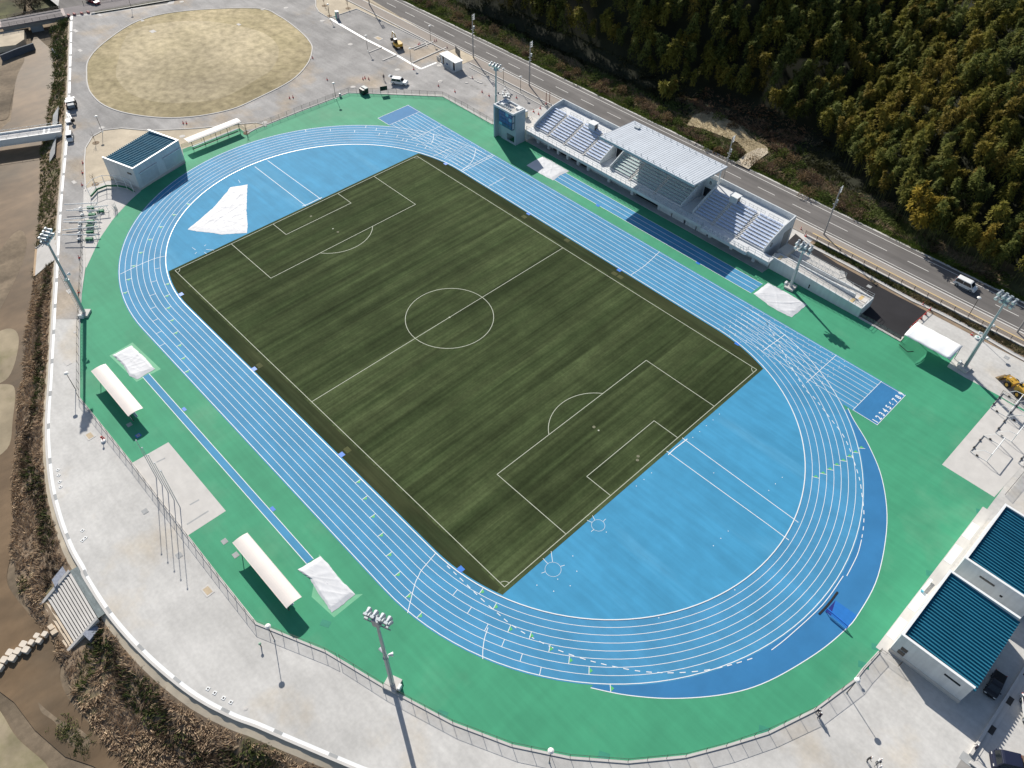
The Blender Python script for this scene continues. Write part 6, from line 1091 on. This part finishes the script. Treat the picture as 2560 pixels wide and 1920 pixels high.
def bamboo_crown(seed, nst=3, hgt=11., rad=1.25, blades=175, bl=.58):
    r = random.Random(seed); tb = TB(); cu = MB(); base = BAM[seed % len(BAM)]
    for k in range(nst):
        a = 6.283 * k / nst + r.uniform(-.5, .5); q = rad * (.55 + .45 * r.random()) if k else 0; x0, y0 = q * math.cos(a), q * math.sin(a); H = hgt * r.uniform(.68, 1.08); la = r.uniform(0, 6.283); ln_ = r.uniform(.5, 1.7)
        def pos(t): return Vector((x0 + ln_ * t ** 4 * math.cos(la), y0 + ln_ * t ** 4 * math.sin(la), H * (t - .12 * t ** 6)))
        pts = [pos(i / 6) for i in range(7)]
        for i in range(6): cu.tube(pts[i], pts[i + 1], .055 * (1 - i / 8), .055 * (1 - (i + 1) / 8), 4)
        col = shade(base, r.uniform(.75, 1.3)); tip = (.26, .135, .03); Rm = r.uniform(.72, 1.15); low = r.uniform(.38, .5); rust = r.random() < .2
        for j in range(blades):
            h = r.random() ** .8; t = low + (1.02 - low) * h; p = pos(t); rr = Rm * (.12 + .95 * (1 - h) ** .55) * (1 if h > .18 else .55 + 2.5 * h); az = r.uniform(0, 6.283); o = Vector((math.cos(az), math.sin(az), 0)); q = r.uniform(.45, 1.0)
            p = p + o * rr * q; d = (o * r.uniform(.5, 1.1) + Vector((0, 0, r.uniform(-1.0, .25) if h < .85 else r.uniform(-.3, .9))) + rv(r) * .25).normalized(); tg = Vector((-o.y, o.x, 0)) + rv(r) * .3; u = (tg - d * tg.dot(d)).normalized()
            c = shade(col, r.uniform(.8, 1.2))
            if rust and h > .55 and r.random() < .6: c = tuple(.6 * a_ + .4 * b_ for a_, b_ in zip(c, tip))
            tb.blade(p, d, u, bl * r.uniform(.7, 1.4), bl * .42, c)
    return tb, cu
def bamboo_thing(seed, label, **kw):
    t = thing('bamboo_clump', label, 'bamboo', (0, 0), 0, 'bamboo clumps on the hillside'); tb, cu = bamboo_crown(seed, **kw); tb.build('crown', LEAF, t); obj('culm', cu, CULM, t); return t
BL = ['olive green bamboo clump with drooping plume tops in the hillside grove', 'darker olive bamboo clump deep in the hillside grove', 'dull green bamboo clump in the shaded part of the grove', 'yellow tinged bamboo clump catching sun on the hillside', 'rust tipped bamboo clump among the green ones on the hillside', 'dark green bamboo clump low in the grove']
rnd = random.Random(11); spots = []
y = 95.5
while y < 215:
    x = -120.
    while x < 118:
        q = (x + rnd.uniform(-1.3, 1.3), y + rnd.uniform(-1.3, 1.3)); x += 3.1 + max(0, (y - 150) * .02)
        if q[1] < forest_front(q[0]): continue
        zt = hill_h(*q)
        # inside the picture (with margin)?
        rel = Vector((q[0], q[1], zt + 8)) - Vector((95.7876, -75.5156, 112.0805)); cx_, cy_, cz_ = (sum(camo.matrix_world[i][j] * rel[i] for i in range(3)) for j in range(3))
        u, v = 1280 + 1983.18 * cx_ / -cz_, 960 - 1983.18 * cy_ / -cz_
        if v < -160 or u > 2700 or u < 900: continue
        spots.append((q, zt, -cz_, u, v))
    y += 2.8 + max(0, (y - 150) * .02)
spots.sort(key=lambda s: s[2])
protos = []
for k in range(8): protos.append(bamboo_thing(k, BL[k % 6], hgt=11.5 if k < 6 else 9.5))
used = set(); rest = TB(); crowns = [[(v.co.copy(), c) for v, c in zip(p.children[0].data.vertices, [tuple(d.color)[:3] for d in p.children[0].data.attributes['tint'].data])] for p in protos]
faces_ = [[tuple(f.vertices) for f in p.children[0].data.polygons] for p in protos]
import numpy as np
RV, RF, RC = [], [], []; nv = 0; NIND = 0
for i, (q, zt, dep, u, v) in enumerate(spots):
    if rnd.random() < .12: continue
    k = rnd.choices(range(8), (3, 3, 3, 2, 1.2, 3, 3, 3))[0]; s_ = rnd.uniform(.78, 1.22); rz = rnd.uniform(0, 6.28)
    if NIND < 298:
        NIND += 1
        if k not in used: used.add(k); t = protos[k]; t.location = (*q, zt - .2); t.rotation_euler = (0, 0, rz); t.scale = (s_, s_, s_)
        else: t = dup(protos[k], q, rz, None, (s_, s_, s_)); t.location = (*q, zt - .2)
    else:
        co = np.array([tuple(c[0]) for c in crowns[k]]) * s_; cs, sn = math.cos(rz), math.sin(rz)
        RV.append(np.stack([co[:, 0] * cs - co[:, 1] * sn + q[0], co[:, 0] * sn + co[:, 1] * cs + q[1], co[:, 2] + zt - .2], 1)); f = rnd.uniform(.85, 1.15); RC.append(np.array([c[1] for c in crowns[k]]) * f); RF.append(np.array(faces_[k]) + nv); nv += len(co)
for k in range(8):
    if k not in used: [bpy.data.objects.remove(c) for c in list(protos[k].children)]; bpy.data.objects.remove(protos[k])
if RV:
    V_ = np.concatenate(RV); F_ = np.concatenate(RF); C_ = np.concatenate(RC); me = bpy.data.meshes.new('bamboo_forest'); nF = len(F_)
    me.vertices.add(len(V_)); me.vertices.foreach_set('co', V_.astype(np.float32).ravel()); me.loops.add(nF * 5); me.loops.foreach_set('vertex_index', F_.astype(np.int32).ravel()); me.polygons.add(nF); me.polygons.foreach_set('loop_start', np.arange(0, nF * 5, 5, dtype=np.int32)); me.polygons.foreach_set('loop_total', np.full(nF, 5, dtype=np.int32)); me.update(calc_edges=True)
    a = me.attributes.new('tint', 'FLOAT_COLOR', 'POINT'); a.data.foreach_set('color', np.concatenate([C_, np.ones((len(C_), 1))], 1).astype(np.float32).ravel()); me.materials.append(LEAF); o = bpy.data.objects.new('bamboo_forest', me); COL.objects.link(o); o['kind'] = 'stuff'
print('bamboo', len(spots), NIND)
# three showy yellow clumps at the forest edge, one lone bush in the shade
for k, (q, l, s_) in enumerate((([(41.36,111.06)][0], 'bright golden bamboo clump standing forward at the forest edge', 1.25), ([(62.79,111.16)][0], 'golden plume of bamboo at the right end of the forest edge', 1.0), ([(54.45,113.75)][0], 'small golden bamboo plume alone in the dark forest edge', .75))):
    pass
gold = [(.36, .27, .045), (.33, .25, .05), (.24, .22, .05)]
def gold_clump(label, loc, seed, n, h_, rad):
    t = thing('bamboo_clump', label, 'bamboo', loc, 0, 'bamboo clumps on the hillside'); BAM.append(gold[seed % 3]); sd_ = len(BAM) - 1 + len(BAM) * 0
    r = random.Random(seed); tb, cu = bamboo_crown(sd_, n, h_, rad, 130, .8); tb.build('crown', LEAF, t); obj('culm', cu, CULM, t); return t
gold_clump('bright golden bamboo clump standing forward at the forest edge', (52.5, 97.5, 0), 0, 9, 13, 2.9)
gold_clump('golden bamboo plume leaning out near the right edge of the forest', (67.5, 97.0, 0), 1, 4, 12, 1.3)
gold_clump('small golden bamboo plume alone in the dark forest edge', (60.5, 96.6, 0), 2, 1, 10, .5)
gold_clump('wide yellow green bamboo bush in the shade between verge and forest', ([(-26.13,106.43)][0][0], 104.5, 0), 2, 9, 6.5, 2.2)
# bushes and bare shrubs on the verge
def bush(label, loc, seed, rad, hh, col, n=260, bl=.4, name='verge_bush', cat='bush', grp='bushes on the road verge'):
    r = random.Random(seed); t = thing(name, label, cat, loc, 0, grp); tb = TB(); st = MB()
    for k in range(7): a = r.uniform(0, 6.28); st.tube((0, 0, 0), (rad * .6 * math.cos(a), rad * .6 * math.sin(a), hh * .8), .04, .015, 4)
    for j in range(n):
        o = rv(r); o.z = abs(o.z); q = r.random() ** .4; lump = 1 + .3 * math.sin(3 * math.atan2(o.y, o.x) + seed); p = Vector((o.x * rad * q * lump, o.y * rad * q * lump, .1 + o.z * hh * q)); d = (o + rv(r) * .7).normalized(); tb.blade(p, d, d.cross(rv(r)).normalized(), bl * r.uniform(.6, 1.4), bl * .45, shade(col, r.uniform(.55, 1.4)))
    obj('stem', st, BARK, t); tb.build('foliage', TUFT, t); return t
BW = [((.17, .115, .075), 'brown bare brushwood'), ((.085, .115, .03), 'dark green leafy bush'), ((.19, .13, .07), 'tawny dry brush'), ((.12, .15, .035), 'fresh green low bush')]
bspots = [(-74.09,94.9),(-65.77,97.12),(-60.47,96.21),(-55.14,97.65),(-49.41,98.54),(-44.72,99.44),(-56.01,94.55),(-50.27,94.43),(-44.22,95.84),(-38.5,98.99),(-33.17,95.84),(-27.49,96.19),(-23.27,95.12),(-23.98,99.06),(-31.58,98.54),(-19.88,96.01),(-16.36,96.16),(-10.76,95.08),(-6.87,94.06),(-3.08,93.06),(-0.37,93.47),(2.3,93.87),(4.12,93.38),(3.83,96.35),(-14.99,106.91),(-10.43,107.18),(-5.21,106.43),(9.43,95.07),(12,95.46),(13.98,95.23)] + [(-121.87,96.06),(-115.16,96.51),(-109.02,97.83),(-101.13,95.93),(-118.03,103.09),(-101.85,101.69),(-92.88,98.57),(-87.29,98.43),(-108.68,110.56),(-100.62,108.39),(-90.66,104.83),(-128.2,96.18)] + [(9.24,105.52),(12.41,103.96),(15.61,103.36),(14.28,99.51),(18.76,102.76),(22.24,101.03),(24.78,100.7),(18.22,98.25),(22.38,98.11)] + [(26.58,93.03),(30.31,94.88),(35.1,94.34),(39.08,94.45),(41.71,95.22)]
for k, q in enumerate(bspots):
    ci = (k * 7 + k // 3) % 4; col, nm = BW[ci]; rad = 1.3 + (k * 37 % 10) * .14
    bush(nm + ' on the road verge below the forest', q, k, rad, 1.0 + (k * 13 % 7) * .22, col)
for k, q in enumerate([(-174.94,-8.25),(-178.39,-7.89),(-179.48,-4.87),(-192.6,-0.45),(-193.31,1.37),(-190.45,-3.23),(-171.81,-10.63),(-158.87,-15.33),(-153.07,-18.44)]): bush('dark green bush on the near river bank by the upper bridge', q, 100 + k, 1.8, 1.6, (.06, .085, .03), grp='bushes on the river bank', name='river_bush').location.z = -.9
for k, q in enumerate([(-218.24,0.12),(-219.13,1.81),(-220.56,-1.9)]): bush('bare grey willow over the river above the road bridge', q, 120 + k, 3.2, 3.0, (.10, .085, .06), 340, .5, grp='willows by the far river', name='willow').location.z = -2.5
# saplings with bare branches
sap0 = None
for q, l in (([(-114.68,-23.78)][0], 'bare sapling in a round bed on the sandy corner'), ([(-92.27,7.74)][0], 'bare sapling at the fence corner right of the white shelter'), ([(-138.51,66.81)][0], 'bare tall sapling beside the portable toilet'), ([(-146.5,70.39)][0], 'bare sapling at the top of the sandy verge'), ([(-139.39,75.05)][0], 'bare sapling in the middle of the sandy verge'), ([(-96.3,-32.18)][0], 'bare sapling left of the far shed')):
    if sap0 is None:
        sap0 = thing('bare_sapling', l, 'sapling', q, 0, 'bare saplings'); m = MB(); m.tube((0, 0, 0), (0, 0, 2.6), .06, .03, 6); r = random.Random(3)
        obj('trunk', m, BARK, sap0); m = MB()
        for i in range(14): z = r.uniform(1.0, 2.5); a = r.uniform(0, 6.28); m.tube((0, 0, z), (.7 * math.cos(a), .7 * math.sin(a), z + r.uniform(.5, 1.3)), .02, .008, 4)
        obj('branches', m, BARK, sap0); obj('soil_ring', MB().tube((0, 0, 0), (0, 0, .04), .9, n=14), BANKE, sap0)
    else: dup(sap0, q, q[0], l)
# dry grass on the river bank and the planted strip, verge grass
def tufts(name, pts, seed, bl, cols, per=7):
    r = random.Random(seed); tb = TB()
    global ZC
    for (x, y, z), big in pts:
        ZC = z
        la = 2.2 * math.sin(x * .35 + 1.7 * math.sin(y * .31)) + 2.0 * math.cos(y * .42 + x * .13) + r.gauss(0, .45); lean = Vector((math.cos(la), math.sin(la), 0)); c = cols(r, x, y)
        for j in range(per): d = (Vector((0, 0, .62)) + lean * .95 + rv(r) * .35).normalized(); tb.blade((x + r.gauss(0, .16), y + r.gauss(0, .16), z - .03), d, d.cross(rv(r)).normalized(), bl * big * r.uniform(.6, 1.4), bl * .17 * big, shade(c, r.uniform(.65, 1.35)))
    o = tb.build(name, TUFT); o['kind'] = 'stuff'; return o
def inside(p, q):
    c = False
    for (x0, y0), (x1, y1) in zip(q, q[1:] + q[:1]):
        if (y0 > p[1]) != (y1 > p[1]) and p[0] < (x1 - x0) * (p[1] - y0) / (y1 - y0) + x0: c = not c
    return c
NOGRASS = [[(0.81,-81.26),(13.58,-81.25),(16.56,-83.95),(15.9,-87.38),(5.51,-87.86),(2.07,-84.56)], [sp[0], sp[1], sp[2], sp[3]], [(-139.15,-26.76),(-136.46,-23.84),(-114.61,-33.09),(-117.13,-35.8)], [(7.04,-88.46),(8.85,-86.55),(11.25,-87.23),(10.17,-88.86)]]
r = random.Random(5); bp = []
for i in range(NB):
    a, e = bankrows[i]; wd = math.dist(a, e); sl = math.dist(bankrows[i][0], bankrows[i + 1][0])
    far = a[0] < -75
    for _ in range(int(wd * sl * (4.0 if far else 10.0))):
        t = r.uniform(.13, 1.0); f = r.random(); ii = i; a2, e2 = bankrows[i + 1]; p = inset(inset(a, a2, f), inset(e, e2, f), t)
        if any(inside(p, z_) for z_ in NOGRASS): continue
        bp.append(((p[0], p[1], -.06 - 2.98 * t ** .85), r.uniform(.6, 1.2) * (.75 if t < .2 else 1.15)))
ZC = 0
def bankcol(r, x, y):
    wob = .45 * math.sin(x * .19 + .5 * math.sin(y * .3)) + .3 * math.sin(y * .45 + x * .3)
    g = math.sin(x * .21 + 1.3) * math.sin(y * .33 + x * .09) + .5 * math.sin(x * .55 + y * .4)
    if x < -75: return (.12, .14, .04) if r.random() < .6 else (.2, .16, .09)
    if x > -75 and -1.95 < ZC + wob * .7 < -1.05: return (.085, .105, .035) if r.random() < .3 + .3 * g else (.12, .085, .055) if r.random() < .75 else (.3, .22, .15)  # mid-slope band: gully shadow painted into the blade colours
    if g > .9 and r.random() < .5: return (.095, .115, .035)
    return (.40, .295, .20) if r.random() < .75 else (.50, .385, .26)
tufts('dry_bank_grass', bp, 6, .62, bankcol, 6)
CLR = [[(-14.03,97.78),(-16.02,102.97),(-15.33,108.43),(-10.75,108.69),(-4.28,108.34),(3.63,104.55),(8.31,103.68),(9.5,97.57),(9.47,91.94),(6.1,91.88),(5.49,98.15),(0.8,100.64),(-4.48,100.11),(-10.09,99.35)]]
vp = []
for _ in range(12000):
    x = r.uniform(-140, 110); y = 92.8 + abs(r.gauss(0, .75)); vp.append(((x, y, .02), r.uniform(.4, .75)))
for _ in range(26000):
    x = r.uniform(-150, 75); y = r.uniform(93.8, forest_front(x) + 3)
    if any(inside((x, y), z_) for z_ in CLR): continue
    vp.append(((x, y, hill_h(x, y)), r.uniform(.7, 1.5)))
def vcol(r, x, y):
    if y < 94.2: return (.12, .17, .03) if r.random() < .8 else (.2, .2, .07)
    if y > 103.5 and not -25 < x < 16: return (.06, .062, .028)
    if y > 108 and -22 < x < 12: return (.28, .17, .10) if r.random() < .7 else (.16, .12, .06)
    g = math.sin(x * .17) * math.sin(y * .6 + x * .05)
    return (.27, .205, .125) if g + r.gauss(0, .4) > .1 else (.125, .15, .045)
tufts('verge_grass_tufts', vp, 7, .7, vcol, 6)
KL = [(33.3,77.77),(35.84,76.95),(38.61,75.95),(43.68,75.98),(52.24,75.91),(63.6,75.42)] + [(69.14,75.92),(75.93,75.92),(85.28,75.09)] + [(140, 73.4)]
def kerb_y(x):
    for (a, b), (c, d) in zip(KL, KL[1:]):
        if a <= x <= c: return b + (d - b) * (x - a) / (c - a)
    return 76.5
sp_ = []
for _ in range(4200):
    x = r.uniform(38.5, 118); y = r.uniform(kerb_y(x) + 1.1, 78.3); sp_.append(((x, y, .03), r.uniform(.5, 1.1)))
tufts('planted_strip_grass', sp_, 8, .55, lambda r, x, y: ((.07, .095, .025) if x < 62 and r.random() < .75 else (.2, .16, .09) if r.random() < .7 else (.11, .11, .05)), 6)
ip = []
for _ in range(140):
    p = [(24.37,-92.32),(25.74,-92.25),(27.73,-91.96),(29.02,-91.71)][r.randrange(4)]; ip.append(((p[0] + r.gauss(0, .7), p[1] + r.gauss(0, .7), -2.98), .8))
tufts('islet_grass', ip, 9, .5, lambda r, x, y: (.10, .12, .04) if r.random() < .6 else (.2, .17, .09), 6)
cp = []
for _ in range(6500):
    x, y = r.uniform(-22, 14), r.uniform(96, 112)
    if inside((x, y), CLR[0]): cp.append(((x, y, .36), r.uniform(.3, .6)))
    elif any(inside((x + dx, y + dy), CLR[0]) for dx, dy in ((1.2, 0), (-1.2, 0), (0, 1.2), (0, -1.2), (2, -1), (-2, 1))): cp.append(((x, y, .15), r.uniform(.5, .9)))
tufts('straw_litter', cp, 12, .55, lambda r, x, y: shade((.42, .34, .21), r.uniform(.6, 1.2)), 4)
